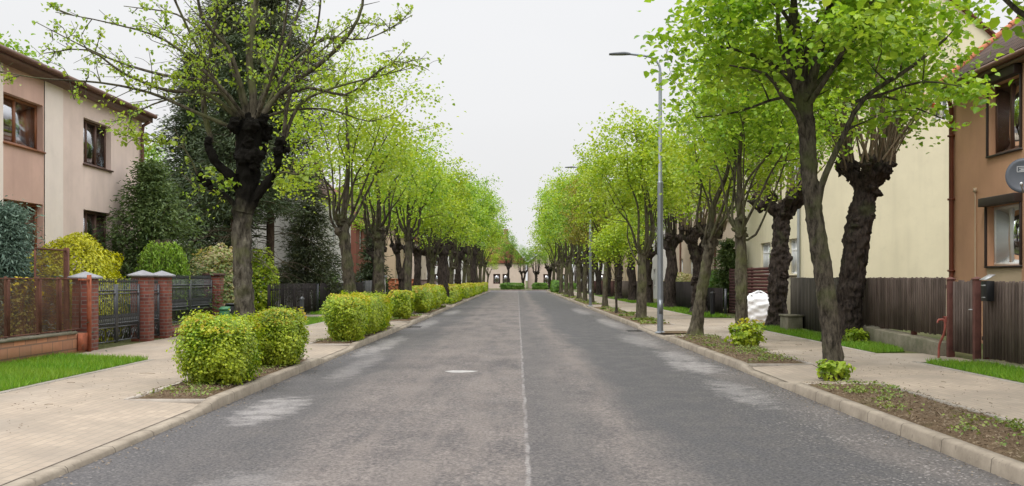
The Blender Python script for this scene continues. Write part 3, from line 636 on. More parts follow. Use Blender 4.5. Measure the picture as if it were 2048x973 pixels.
g = MB(); g.tube([(xf-.36, Y0, zt-.20), (xf-.36, Y1+.1, zt-.20)], .07, 8); g.build('gutter', 'gutter', rf, True)
g = MB(); g.tube([(xf-.07, Y1-.07, .1), (xf-.07, Y1-.07, zt-.7), (xf-.12, Y1-.07, zt-.5), (xf-.33, Y1-.07, zt-.28)], .06, 8)
for z in (1.8, 3.6, 5.2): g.box((xf-.14, Y1-.14, z), (xf, Y1, z+.05))
g.build('downpipe', 'downpipe', H, True)
g = MB(); y = yat(1953, xf); g.tube([(xf-.03, y, .1), (xf-.03, y, 3.72)], .018, 6); g.box((xf-.06, y-.04, 3.70), (xf-.002, y+.04, 3.80)); g.build('cable_conduit', M['pl_tan'], H)
g = MB(); g.add([(xf-.004, Y0+ops[1][0]-.02, .3), (xf-.004, Y0+ops[1][1]+.02, .3), (xf-.004, Y0+ops[1][1]+.02, 1.87), (xf-.004, Y0+ops[1][0]-.02, 1.87)], [(0, 1, 2, 3)]); g.build('render_patch', 'pl_tan', H)

# --- satellite dish on the brown house
y = 21.45; D = empty('satellite_dish', (xf-.02, y, 3.77), 'slate grey round satellite dish bracketed to the brown house wall', 'satellite dish')
g = MB(); n, m = 28, 5; V = []; q = []
ax = Vector((-.50, -.86, .12)).normalized(); ux = ax.cross(Vector((0, 0, 1))).normalized(); uz = ux.cross(ax); cc = Vector((-.42, -.05, 0)); rad = .34
for sgn, off in ((1, 0.0), (-1, -.012)):
    for i in range(m+1):
        r_ = rad*(i+.001)/m
        for j in range(n):
            t = 6.28318*j/n; V.append(cc+ux*r_*math.cos(t)+uz*r_*1.08*math.sin(t)+ax*(.30*r_*r_/rad*.5+off))
q = [(s0+i*n+j, s0+i*n+(j+1) % n, s0+(i+1)*n+(j+1) % n, s0+(i+1)*n+j) for s0 in (0, (m+1)*n) for i in range(m) for j in range(n)]
q += [(m*n+j, m*n+(j+1) % n, (2*m+1)*n+(j+1) % n, (2*m+1)*n+j) for j in range(n)]
g.add(V, q); dd = g.build('reflector', 'dish', D, True)
def onDish(a, b, lift): r2 = math.hypot(a, b/1.08); return cc+ux*a+uz*b+ax*(.15*r2*r2/rad+lift)
g = MB(); s_ = 1
def ring(a0, a1, b0, b1, l): g.add([onDish(a0, b0, l), onDish(a1, b0, l), onDish(a1, b1, l), onDish(a0, b1, l)], [(0, 1, 2, 3)])
for a0, a1, b0, b1 in ((-.22, .12, .19, .20), (-.22, .12, .08, .09), (-.22, -.21, .092, .188), (.11, .12, .092, .188), (-.07, .08, .155, .168), (-.07, .05, .125, .138), (-.07, .08, .102, .112)): ring(a0, a1, b0, b1, .006)
g.build('printed_logo', 'logo', dd); g = MB(); ring(-.19, -.10, .105, .175, .007); g.build('logo_square', 'logoblue', dd)
g = MB(); g.bar((0, 0, -.05), cc-ax*.02, .035); g.box((-.012, -.07, -.15), (.015, .07, .05)); g.build('wall_bracket', 'metalgrey', D)
g = MB(); g.bar(cc-uz*.36, cc-uz*.30+ax*.46, .022); g.tube([cc-uz*.28+ax*.38, cc-uz*.26+ax*.50], .03, 8); g.build('feed_arm', 'metalgrey', D)

# --- cream gable-ended house beyond
H = empty('cream_house', (0, 0, 0), 'tall cream rendered house with a blank gable wall behind the dark picket fence', 'house')
xf, Y0, Y1, zt = 10.4, 37.2, 47.5, 9.2
ops = []
for px0, px1 in ((1577, 1595), (1521, 1541)):
    a, b = yat(px1, xf)-Y0, yat(px0, xf)-Y0; ops += [(a, b, 1.80, 3.15), (a, b, 5.2, 6.6)]
g = MB(); facade(g, (xf, Y0, 0), UY, NX, Y1-Y0, 0, zt, ops, .18); shell(g, xf, 18.6, Y0, Y1, 0, zt, 'fn')
gop = [(5.95, 6.6, 7.2, 8.1), (4.75, 5.3, 7.4, 8.3)]
facade(g, (xf, Y0, 0), (1, 0, 0), (0, -1, 0), 8.2, 0, zt, gop, .18); gable_tri(g, xf, 18.6, Y0, zt, 41); gable_tri(g, xf, 18.6, Y1, zt, 41); g.build('wall', 'pl_cream', H)
for op in ops: window(H, (xf, Y0, 0), UY, NX, op, .16, 'white', 'pl_cream', (.5,), 'curtain', transom=.68)
for op in gop: window(H, (xf, Y0, 0), (1, 0, 0), (0, -1, 0), op, .16, 'white', None, (.5,), 'curtain')
rf, zr = gable(H, xf, 18.6, Y0, Y1, zt, 41, 'tile_red', .35, .15)
g = MB(); g.box((13.6, 41, zr-.6), (14.3, 41.8, zr+1.1)); g.build('chimney', 'clinker', rf)
g = MB(); p0, p1 = PX(1822, 172, Y0-.05), PX(1868, 214, Y0-.05); g.bar(p0, p1, .10, .30, up=(0, 1, 0)); g.build('barge_board', 'trim', H)
y = yat(1601, xf); g = MB(); g.tube([(xf-.07, y, .1), (xf-.07, y, zt-.3)], .055, 8); g.build('downpipe', 'greypipe', H, True)
# --- rose-beige long house
H = empty('rose_beige_house', (0, 0, 0), 'long rose-beige rendered house behind the fence past the maroon plank gate', 'house')
xf, Y0, Y1, zt = 10.55, 49.0, 72.0, 7.8
ops = []
for k in range(6):
    a = 2.0+k*3.6
    ops += [(a, a+1.1, 1.5, 2.95), (a, a+1.1, 4.6, 6.0)]
g = MB(); facade(g, (xf, Y0, 0), UY, NX, Y1-Y0, 0, zt, ops, .18); shell(g, xf, 20.6, Y0, Y1, 0, zt, 'f'); gable_tri(g, xf, 20.6, Y0, zt, 38); gable_tri(g, xf, 20.6, Y1, zt, 38); g.build('wall', 'pl_rose', H)
for op in ops: window(H, (xf, Y0, 0), UY, NX, op, .16, 'white', 'pl_rose', (.5,), 'curtain', transom=.66)
gable(H, xf, 20.6, Y0, Y1, zt, 38, 'tile_brown')
for y in (54.4, 66.0): g = MB(); g.tube([(xf-.07, y, .1), (xf-.07, y, zt-.3)], .055, 6); g.build('downpipe', 'gutter', H, True)

def simple_house(label, xf, xb, y0, y1, zt, wall, tile, pitch, floors, nwin, wmat='white', name='rendered_house', endwin=True):
    s_ = -1 if xf > 0 else 1; nd = (s_, 0, 0)
    H = empty(name, (0, 0, 0), label, 'house'); L = y1-y0; ops = []
    for k in range(nwin):
        a = L*(k+.5)/nwin-.55
        for f in range(floors): ops.append((a, a+1.1, 1.1+f*2.75, 2.45+f*2.75))
    g = MB(); facade(g, (xf, y0, 0), UY, nd, L, 0, zt, ops, .16); shell(g, xf, xb, y0, y1, 0, zt, 'fn' if endwin else 'f')
    W = abs(xb-xf); eo = []
    if endwin:
        eo = [(W*.25-.5, W*.25+.5, 1.1+f*2.75, 2.45+f*2.75) for f in range(floors)]
        facade(g, (min(xf, xb), y0, 0), (1, 0, 0), (0, -1, 0), W, 0, zt, eo, .16)
    gable_tri(g, xf, xb, y0, zt, pitch); gable_tri(g, xf, xb, y1, zt, pitch); g.build('wall', wall, H)
    for op in ops: window(H, (xf, y0, 0), UY, nd, op, .14, wmat, wall, (.5,), 'curtain', ((.1, .5),))
    for op in eo: window(H, (min(xf, xb), y0, 0), (1, 0, 0), (0, -1, 0), op, .14, wmat, wall, (.5,), 'curtain', ((.1, .5),))
    rf, zr = gable(H, xf, xb, y0, y1, zt, pitch, tile)
    xm = xf+(xb-xf)*.4; g = MB(); g.box((xm-.3, y0+L*.35, zr-1.6), (xm+.3, y0+L*.35+.6, zr+.9)); g.build('chimney', 'clinker', rf)
    return H
simple_house('white rendered house half hidden behind the dark conifers on the left', -10.9, -17.5, 51, 67, 6.4, 'pl_white', 'tile_brown', 38, 2, 4)
simple_house('brick red house with red tiled roof beyond the orange garden wall on the left', -11.5, -20.5, 73, 86, 5.6, 'pl_red', 'tile_red', 42, 2, 3)
simple_house('tan house with brown roof behind the mauve garden wall on the left', -11, -20, 92, 106, 6.0, 'pl_tan', 'tile_brown', 42, 2, 3)
simple_house('pale house with red roof on the left close to the far junction', -11.5, -21, 114, 130, 6.0, 'pl_pale', 'tile_red', 40, 2, 3)
simple_house('white house with red tiles on the right after the rose-beige house', 11, 20, 80, 94, 6.2, 'pl_white', 'tile_red', 40, 2, 3)
simple_house('tan house with grey tiles on the right close to the far junction', 11, 20, 104, 122, 6.2, 'pl_tan', 'tile_grey', 40, 2, 4)
# houses closing the view, facing the camera
def end_house(label, x0, x1, y, zt, wall, tile, pitch, wx, depth=10, hip=False):
    H = empty('rendered_house', (0, 0, 0), label, 'house'); W = x1-x0; ops = []
    for a in wx:
        for z in ((.9, 2.6), (4.0, 5.3)):
            if z[1] < zt-.2: ops.append((a-x0-.6, a-x0+.6, *z))
    g = MB(); facade(g, (x0, y, 0), (1, 0, 0), (0, -1, 0), W, 0, zt, ops, .16); shell(g, x0, x1, y, y+depth, 0, zt, 'n'); None if hip else gable_tri(g, x0, x1, y, zt, pitch); gable_tri(g, x0, x1, y+depth, zt, pitch); g.build('wall', wall, H)
    for op in ops: window(H, (x0, y, 0), (1, 0, 0), (0, -1, 0), op, .14, 'wooddark', None, (.5,), 'drape', ((.1, .5),))
    if hip:
        g = MB(); xm = (x0+x1)/2; zr = zt+W/2*math.tan(R(pitch)); o_ = .3
        roof_plane(g, (x0-o_, y-o_, zt-.1), (x1+o_, y-o_, zt-.1), (xm+.02, y+W*.4, zr), (xm-.02, y+W*.4, zr))
        for xe, s_ in ((x0-o_, -1), (x1+o_, 1)): roof_plane(g, (xe, y-o_+.01, zt-.1), (xe, y+depth, zt-.1), (xm+s_*.03, y+depth, zr), (xm+s_*.03, y+W*.4+.01, zr))
        rf = g.build('roof', tile, H)
    else: rf, zr = gable(H, x0, x1, y, y+depth, zt, pitch, tile)
    g = MB(); xm = x0+W*.62; g.box((xm-.4, y+3, zr-2.0), (xm+.4, y+3.8, zr+.2)); g.build('chimney', 'clinker', rf)
end_house('pale pink house with steep red hipped roof closing the street on the left', -7.6, 1.4, 178, 4.6, 'pl_pale', 'tile_red', 52, (-3.6, -2.0), 14, True)
end_house('pale house with slate roof and chimney closing the street in the middle', 1.9, 9.6, 182, 4.6, 'pl_pale', 'tile_grey', 36, (5.2, 8.0))
end_house('white house closing the street on the right', 10.5, 24, 180, 5.2, 'pl_white', 'tile_grey', 35, (12.2, 15, 19))
end_house('white house with red roof far left of the street end', -24, -8.4, 180, 5.6, 'pl_white', 'tile_red', 38, (-20, -14, -10.5))

# ------------------------------------------------------------------ trees
def spline(ctrl, step=.25):
    P = np.asarray(ctrl, float); Q = np.vstack([2*P[0]-P[1], P, 2*P[-1]-P[-2]]); out_ = []
    for i in range(1, len(Q)-2):
        n = max(2, int(np.linalg.norm(Q[i+1]-Q[i])/step))
        t = np.linspace(0, 1, n, endpoint=False)[:, None]
        a, b, c, d = Q[i-1], Q[i], Q[i+1], Q[i+2]
        out_.append(.5*((2*b)+(-a+c)*t+(2*a-5*b+4*c-d)*t**2+(-a+3*b-3*c+d)*t**3))
    return np.vstack(out_+[P[-1:]])
class Tree:
    def __init__(s, seed): s.rng = np.random.default_rng(seed); s.trunk = MB(); s.wood = MB(); s.crown = MB(); s.nodes = []; s.nr = []
    def stem(s, ctrl, r0, r1, sides=12, lump=.08, flare=.35, mb=None, node=True, power=1.0):
        P = spline(ctrl, .18); t = np.linspace(0, 1, len(P)); rad = r0+(r1-r0)*t**power
        if flare: rad = rad*(1+flare*np.exp(-np.linalg.norm(P-P[0], axis=1)/.16))
        (mb or s.trunk).tube(P, rad, sides, lump, s.rng)
        if node: s.nodes.append(P[len(P)//2:]); s.nr.append(rad[len(P)//2:])
        return P
    def limb(s, ctrl, r0, r1, sides=6, jit=.05, lump=.05):
        c = np.asarray(ctrl, float); c[1:-1] += s.rng.normal(0, jit, c[1:-1].shape)
        P = spline(c, .2); rad = r0+(r1-r0)*np.linspace(0, 1, len(P))**.8
        s.wood.tube(P, rad, sides, lump, s.rng); s.nodes.append(P[1:]); s.nr.append(rad[1:]); return P
    def connect(s, target, r=.014, bow=.15, tip=.004):
        """a bough from the nearest wood below the target"""
        N = np.vstack(s.nodes); Rr = np.concatenate(s.nr); d = target-N; L = np.linalg.norm(d, axis=1)
        cost = L+np.maximum(0, -d[:, 2]+.15)*2.2; k = int(np.argmin(cost)); p = N[k]; L = L[k]
        if L < .12: return
        m = (p+target)/2+s.rng.normal(0, .08*L, 3); m[2] += bow*L*.3
        P = spline([p, m, target], max(.12, L/5)); r0 = min(Rr[k]*.75, r+.007*L)
        rad = np.linspace(r0, tip, len(P)); s.wood.tube(P, rad, 4, 0, s.rng, cap=False); s.nodes.append(P[1:]); s.nr.append(rad[1:])
    def clusters(s, c, rad, n, flat=-.6, inner=.35):
        d = s.rng.normal(size=(n*3, 3)); d /= np.linalg.norm(d, axis=1)[:, None]; d = d[d[:, 2] > flat][:n]
        k = inner+(1-inner)*s.rng.uniform(0, 1, len(d))**.55
        ph = s.rng.uniform(0, 6.28, 4)
        k *= 1+.24*np.sin(3*d[:, 0]+ph[0])*np.sin(4*d[:, 2]+ph[1])+.17*np.sin(6*d[:, 1]+ph[2]+2*d[:, 2])+.10*s.rng.normal(size=len(d))*(d[:, 2] > 0)   # uneven outline
        return np.asarray(c)+d*k[:, None]*np.asarray(rad)
    def foliage(s, pts, per, spread, size, up=.45, flat=.65, wide=.44):
        for p in pts:
            q = max(3, int(per*s.rng.uniform(.5, 1.4))); sp_ = spread*s.rng.uniform(.7, 1.3)
            o = s.rng.normal(size=(q, 3))*(sp_, sp_, sp_*flat)
            s.crown.leaves(p+o, size, s.rng, up=up, wide=wide, dirs=np.column_stack([o[:, :2], np.full(q, -.25)])/spread, jit=.7)
    def build(s, name, loc, label, group, bark, twig, leaf, rz=0.0, cat='tree', rough=.0):
        e_ = empty(name, loc, label, cat, group, rz)
        o = s.trunk.build('trunk', bark, e_, True)
        if rough:
            m = o.modifiers.new('sub', 'SUBSURF'); m.subdivision_type = 'SIMPLE'; m.levels = m.render_levels = 2
            for nm, size, k in (('bark_lumps', .16, 1.0), ('bark_cracks', .05, .45)):
                tx = bpy.data.textures.get(nm) or bpy.data.textures.new(nm, 'CLOUDS'); tx.noise_scale = size; tx.noise_depth = 3
                m = o.modifiers.new('rough', 'DISPLACE'); m.texture = tx; m.strength = rough*k; m.mid_level = .5; m.texture_coords = 'LOCAL'
        s.wood.build('branches', twig, e_, True); s.crown.build('crown', leaf, e_)
        return e_
def young(seed, h0=3.0, lean=(0, 0), r=.16, crown=((0, 0, 5.6), (2.1, 2.1, 2.6)), n=130, per=75, leaf=.11, limbs=7, knob=.0):
    t = Tree(seed); g_ = t.rng; lx, ly = lean
    top = np.array([lx, ly, h0])
    t.stem([(0, 0, -.05), (lx*.25+g_.normal(0, .03), ly*.25, h0*.35), (lx*.65, ly*.65+g_.normal(0, .03), h0*.7), top], r, r*.80, 14, .08, .6)
    c, rad = np.array(crown[0], float), np.array(crown[1], float)
    t.limb([top-(0, 0, .15), top+(g_.normal(0, .1), g_.normal(0, .1), .8), (top+c)/2+(0, 0, .6), c+(g_.normal(0, .2), g_.normal(0, .2), rad[2]*.75)], r*.55, .02, 8, .12)
    for k in range(limbs):
        a = 6.283*k/limbs+g_.uniform(-.4, .4); el = g_.uniform(-.25, .65)
        end = c+rad*(.8*math.cos(a)*math.cos(el), .8*math.sin(a)*math.cos(el), .8*math.sin(el))
        st = top-(0, 0, g_.uniform(0, .5)); q = g_.uniform(.45, .8)
        if knob: t.trunk.blob(st+(.12*math.cos(a), .12*math.sin(a), .1), knob*g_.uniform(.7, 1.2), g_, 8, 6, .3)
        t.limb([st, st+(.30*math.cos(a), .30*math.sin(a), .32), st*(1-q*.6)+end*q*.6+(0, 0, .12), st*(1-q)+end*q+(0, 0, .1), end], r*g_.uniform(.20, .36), .009, 6, .09)
    cl = t.clusters(c, rad, n); cl = cl[np.argsort(np.linalg.norm(cl-top, axis=1))]
    for p in cl: t.connect(p)
    t.foliage(cl, per, .26, leaf); return t
def pollard(seed, h0=3.4, r=.30, head=.55, arms=5, crown=((0, 0, 6.2), (1.9, 1.9, 2.3)), shoots=46, n=90, per=70, leaf=.12, lean=(0, 0), fork=False, warts=10, lump=.16):
    t = Tree(seed); g_ = t.rng; lx, ly = lean; top = np.array([lx, ly, h0])
    def column(a, b, r0, r1):
        m1, m2 = a+(b-a)*.35+g_.normal(0, .06, 3)*(1, 1, 0), a+(b-a)*.7+g_.normal(0, .06, 3)*(1, 1, 0)
        P = t.stem([a, m1, m2, b], r0, r1, 16, lump, .6, node=False)
        for _ in range(warts):                                      # burrs on the trunk
            p = P[int(g_.integers(len(P)//4, len(P)))]; a_ = g_.uniform(0, 6.28)
            t.trunk.blob(p+(math.cos(a_)*r1*.72, math.sin(a_)*r1*.72, 0), r1*g_.uniform(.38, .62), g_, 9, 7, .3)
    base = np.array([0, 0, -.05]); kn = []
    if fork:
        mid = np.array([lx*.5, ly*.5, h0*.5]); column(base, mid, r, r*.85); heads = []
        for s_ in (-1, 1):
            b = top+(s_*.42, g_.normal(0, .15), g_.uniform(-.15, .25)); column(mid-(0, 0, .15), b, r*.68, r*.62); heads.append(b)
    else: column(base, top, r, r*.82); heads = [top]
    for hd in heads:
        t.trunk.blob(hd, r*1.05, g_, 12, 9, .28)
        for k in range(arms if not fork else 3):
            a = 6.283*k/(arms if not fork else 3)+g_.uniform(-.4, .4); L = head*g_.uniform(.7, 1.15)
            e_ = hd+(L*math.cos(a), L*math.sin(a), L*g_.uniform(.35, 1.0))
            t.stem([hd-(0, 0, .25), (hd+e_)/2+(0, 0, -.06), e_], r*.55, r*.42, 9, .2, 0, node=False)
            for _ in range(3): t.trunk.blob(e_+g_.normal(0, r*.28, 3), r*g_.uniform(.36, .55), g_, 9, 7, .35)
            kn.append(e_)
        kn.append(hd+(0, 0, r*.6))
    c, rad = np.array(crown[0], float)+(lx, ly, 0), np.array(crown[1], float)
    cl = t.clusters(c, rad, n, -.75); idx = g_.permutation(len(cl)); K = np.array(kn)
    for p in cl[idx[:shoots]]:                                      # upright broom of shoots
        d = K-p; s0 = K[int(np.argmin(np.hypot(d[:, 0], d[:, 1])+g_.uniform(0, .5, len(K))))]+g_.normal(0, r*.25, 3)
        v = p-s0; m = s0+v*(.42, .42, .45)
        t.limb([s0, m, p], g_.uniform(.018, .040), .006, 4, .06, 0)
    for p in cl[idx[shoots:]]: t.connect(p)
    t.foliage(cl, per, .27, leaf); return t

ROWR, ROWP, ROWL, ROWLP = 'young lime trees in the right planting strip', 'old pollards along the right fences', 'lime trees in the left planting strip', 'old pollards along the left fences'
# --- the old sparse lime at the left, its limbs laid out one by one
YL = 16.9; LX = -4.5
def pl(px, py, dy=0.0): p = PX(px, py, YL); return np.array([(px-CX)*YL/F-LX, dy, p[2]-ZP])
t = Tree(11); rg = t.rng
t.stem([(0.02, 0, -.05), pl(489, 640), pl(486, 540), pl(483, 455), pl(488, 410)], .165, .150, 18, .07, .3, node=False)
t.stem([pl(487, 425), pl(496, 370), pl(497, 310), pl(502, 245)], .165, .20, 16, .14, 0, node=False)
for _ in range(16):
    px, py = rg.uniform(478, 522), rg.uniform(240, 350); t.trunk.blob(pl(px, py, rg.uniform(-.2, .2)), rg.uniform(.09, .17), rg, 9, 7, .35)
for _ in range(9): t.trunk.blob(pl(rg.uniform(468, 538), rg.uniform(228, 270), rg.uniform(-.25, .25)), rg.uniform(.08, .14), rg, 9, 7, .35)
t.stem([pl(482, 425), pl(450, 392), pl(415, 372, .1), pl(395, 352, .15)], .06, .038, 10, .12, 0); t.stem([pl(488, 385), pl(455, 345, -.1), pl(432, 318, -.2), pl(424, 280, -.2)], .08, .055, 10, .15, 0)
t.stem([pl(500, 410), pl(535, 370, -.1), pl(556, 335, -.1), pl(565, 292, -.15)], .075, .065, 10, .15, 0)
for c_, r_ in ((pl(565, 288, -.15), .10), (pl(571, 300, -.1), .075), (pl(560, 305, -.2), .075), (pl(424, 290, -.2), .08), (pl(395, 350, .15), .085), (pl(412, 366, .1), .08)): t.trunk.blob(c_, r_, rg, 9, 7, .35)
LIMBS = [  # control points (px, py), depth drift, radii
 ([(505, 250), (506, 190), (503, 100), (508, 0), (512, -110), (520, -230)], .1, .10, .03), ([(515, 245), (560, 190), (620, 150), (680, 108), (722, 50), (733, 0), (728, -60)], -.5, .07, .02),
 ([(560, 195), (620, 182), (690, 196), (740, 176), (800, 142), (845, 156)], -.9, .045, .008), ([(565, 285), (600, 212), (640, 178), (720, 152), (815, 130)], .3, .05, .008),
 ([(490, 248), (445, 172), (335, 152), (250, 132), (180, 102), (95, 57)], -.4, .055, .007), ([(480, 240), (420, 192), (350, 196), (280, 166), (215, 126), (140, 138)], -1.1, .06, .007),
 ([(470, 258), (400, 232), (330, 202), (245, 190), (150, 188), (75, 178)], -1.6, .045, .006), ([(495, 240), (450, 122), (400, 62), (330, 15), (215, -10)], .7, .06, .008),
 ([(500, 235), (470, 102), (425, 60), (412, -60)], -.8, .06, .02), ([(512, 235), (542, 122), (575, 30), (600, -80)], .8, .07, .02), ([(520, 240), (580, 132), (650, 72), (725, 68), (820, 18)], .4, .05, .007),
 ([(424, 285), (400, 225), (390, 130), (330, 60), (250, 30)], .6, .04, .006), ([(395, 350), (372, 300), (330, 288), (285, 280), (250, 272)], -.3, .025, .005), ([(424, 280), (408, 200), (440, 60), (460, -60)], -.5, .04, .015),
 ([(565, 285), (590, 180), (640, 80), (660, -40)], -.6, .045, .012), ([(500, 245), (520, 150), (480, 40), (470, -90)], 1.2, .055, .015), ([(505, 245), (530, 170), (610, 100), (690, 20), (740, 10)], 1.4, .05, .008),
 ([(490, 245), (430, 180), (300, 190), (210, 215), (170, 205)], 1.3, .045, .006), ([(497, 245), (465, 190), (370, 110), (290, 90), (215, 85)], -1.9, .045, .007), ([(510, 245), (560, 215), (640, 205), (720, 225), (770, 205)], 1.2, .04, .006),
 ([(510, 245), (550, 190), (600, 60), (620, -90)], -1.6, .045, .012), ([(485, 245), (440, 160), (380, 20), (350, -90)], -1.3, .045, .012), ([(455, 395), (430, 380), (380, 372), (350, 340)], .5, .02, .005), ([(540, 365), (575, 345), (600, 350), (620, 335)], -.4, .022, .005)]
tips = []
for ctrl, drift, r0, r1 in LIMBS:
    n = len(ctrl); P = t.limb([pl(x, y, drift*i/(n-1)) for i, (x, y) in enumerate(ctrl)], r0*.78, r1*.85, 8, .02)
    k = len(P)
    for j in range(int(max(6, k*1.25))):                              # side twigs, denser to the tip
        i0 = int((k-1)*rg.uniform(.2, .999)); p = P[i0]; tg = P[min(k-1, i0+1)]-P[max(0, i0-1)]; tg /= np.linalg.norm(tg)+1e-9
        d = rg.normal(size=3)*.75+tg*.9; d[2] += .15; d /= np.linalg.norm(d); L_ = rg.uniform(.25, .95)*(1.05-.75*i0/k)
        e_ = p+d*L_; tw = spline([p, p+d*L_*.5+rg.normal(0, .07, 3), e_], .12); t.wood.tube(tw, np.linspace(.009, .0035, len(tw)), 4, 0, rg, cap=False)
        tips += [tw[i] for i in range(len(tw)//3, len(tw)) if rg.uniform() < .75]
        if rg.uniform() < .6:
            q_ = tw[len(tw)//2]; e2 = q_+(d*.5+rg.normal(0, .5, 3))*L_*.5; t2 = spline([q_, (q_+e2)/2+rg.normal(0, .03, 3), e2], .12); t.wood.tube(t2, .0035, 3, 0, rg, cap=False); tips += [t2[-1], t2[len(t2)//2]]
    tips.append(P[-1])
t.foliage([p for p in tips if rg.uniform() < .68], 5, .045, .058, up=.3, flat=.8)
lowtuft = [pl(470, 372, -.2), pl(450, 360, -.1), pl(555, 365, .1), pl(590, 355, .1), pl(600, 345, .2), pl(430, 345), pl(300, 278, -.25), pl(330, 287, -.2), pl(275, 275, -.3)]
t.foliage(lowtuft, 26, .12, .10, up=.6, flat=.5)
t.build('lime_tree', (LX, YL, ZP), 'sparse old lime with black knobbly head and long spreading limbs behind the nearest hedge', ROWL, 'oldbark', 'bark', 'bud', rough=0.11)

# --- nearest tree on the right, main stem and limbs laid out one by one
YR = 15.8; RX = 4.85
def pr(px, py, dy=0.0): p = PX(px, py, YR); return np.array([(px-CX)*YR/F-RX, dy, p[2]-ZP])
t = Tree(23); rg = t.rng
t.stem([(0.02, 0, -.05), pr(1664, 690), pr(1655, 610), pr(1636, 480), pr(1620, 360), pr(1612, 240), pr(1606, 165)], .160, .120, 16, .07, .5, node=False, power=.6)
for ctrl, drift, r0, r1 in [([(1631, 440), (1646, 378), (1662, 322), (1687, 267), (1712, 203), (1788, 141), (1860, 95)], -.6, .065, .02), ([(1608, 200), (1600, 110), (1592, 20), (1588, -120)], .2, .10, .03), ([(1612, 210), (1632, 130), (1652, 40), (1668, -90)], -.5, .09, .03),
     ([(1606, 230), (1580, 165), (1552, 95), (1540, -10)], -.4, .075, .02), ([(1612, 290), (1590, 240), (1555, 196), (1520, 160), (1440, 150)], -.7, .055, .012), ([(1604, 190), (1565, 140), (1500, 95), (1420, 70)], .6, .055, .012),
     ([(1608, 205), (1650, 150), (1720, 90), (1790, 20)], .9, .06, .015), ([(1606, 170), (1570, 60), (1500, 0), (1440, -60)], -.9, .05, .012), ([(1712, 203), (1750, 190), (1810, 185), (1880, 200)], -1.0, .03, .008), ([(1712, 203), (1770, 195), (1850, 225), (1900, 235)], .2, .028, .008),
     ([(1610, 200), (1630, 60), (1720, -40), (1790, -90)], .5, .05, .012), ([(1606, 190), (1590, 80), (1620, -60), (1640, -180)], 1.2, .06, .015), ([(1610, 220), (1640, 160), (1690, 60), (1740, -60)], -1.3, .05, .012), ([(1606, 215), (1570, 190), (1480, 215), (1400, 230)], .3, .035, .008)]:
    n = len(ctrl); t.limb([pr(x, y, drift*i/(n-1)) for i, (x, y) in enumerate(ctrl)], r0, r1, 8, .03)
for _ in range(8): t.trunk.blob(pr(rg.uniform(1590, 1620), rg.uniform(165, 215), rg.uniform(-.1, .1)), rg.uniform(.05, .09), rg, 8, 6, .3)
cl = t.clusters(pr(1610, 15), (2.15, 2.0, 2.15), 215, -.72, .25)
cl = np.vstack([cl, [pr(x, y, d) for x, y, d in ((1880, 205, -1), (1900, 240, .2), (1800, 235, -.6), (1780, 170, -.4), (1905, 190, -.3), (1910, 160, .3), (1890, 120, 0), (1760, 240, .3), (1400, 228, .3), (1440, 205, .2), (1370, 200, 0), (1350, 150, .3), (1340, 90, 0), (1480, 225, .1), (1760, 60, .3), (1800, 90, -.5), (1840, 50, .2), (1870, 80, -.7), (1900, 60, .4), (1720, 110, .9), (1760, 120, -.9), (1830, 110, .6), (1880, 20, .1), (1930, 30, -.4), (1910, 130, -.2), (1920, 200, -.5), (1690, 160, .6), (1740, 160, .8), (1790, 130, -1.1), (1900, 170, .3))]])
for p in cl[np.argsort(np.linalg.norm(cl-pr(1606, 200), axis=1))]: t.connect(p)
t.foliage(cl, 56, .24, .110, up=.55, flat=.55)
t.build('lime_tree', (RX, YR, ZP), 'leafy lime on the right with leaning dark trunk and yellow-green sprouts at its foot', ROWR, 'barkdark', 'barkdark', 'lime', rough=0.06)
# --- the next trees of the right strip, each its own shape
t = young(31, 2.9, (-.05, 0), .15, ((.35, 0, 5.35), (1.75, 2.0, 2.2)), 170, 56, .10, 8, .10); t.build('lime_tree', (5.19, 23.65, ZP), 'second lime on the right with a straight trunk rising out of a low shrub', ROWR, 'bark', 'bark', 'lime', rough=0.06)
t = young(32, 2.7, (.48, 0), .17, ((1.1, 0, 5.2), (1.75, 2.0, 2.2)), 150, 52, .105, 7, .12); t.build('lime_tree', (4.76, 27.5, ZP), 'third lime on the right, its trunk slanting away from the road by the lamp post', ROWR, 'bark', 'bark', 'limey', rough=0.06)
t = young(33, 2.5, (.05, 0), .19, ((.0, 0, 5.3), (1.9, 2.2, 2.5)), 190, 55, .11, 8, .12); t.build('lime_tree', (4.63, 38.4, ZP), 'broad yellow-green lime on the right just left of the near lamp post', ROWR, 'bark', 'bark', 'limey')
t = young(34, 1.7, (-.05, 0), .055, ((-.05, 0, 2.95), (1.0, 1.0, 1.15)), 90, 45, .10, 6); t.build('lime_tree', (4.37, 45.2, ZP), 'small round-headed young lime with a thin trunk on the right', ROWR, 'barkdark', 'twig', 'limey')
t = young(35, 2.8, (0, 0), .16, ((-.25, 0, 5.25), (2.0, 2.0, 2.3)), 170, 55, .125, 7); t.build('lime_tree', (5.35, 9.0, ZP), 'lime overhanging the pavement at the top right corner, nearest of all', ROWR, 'bark', 'barkdark', 'lime')
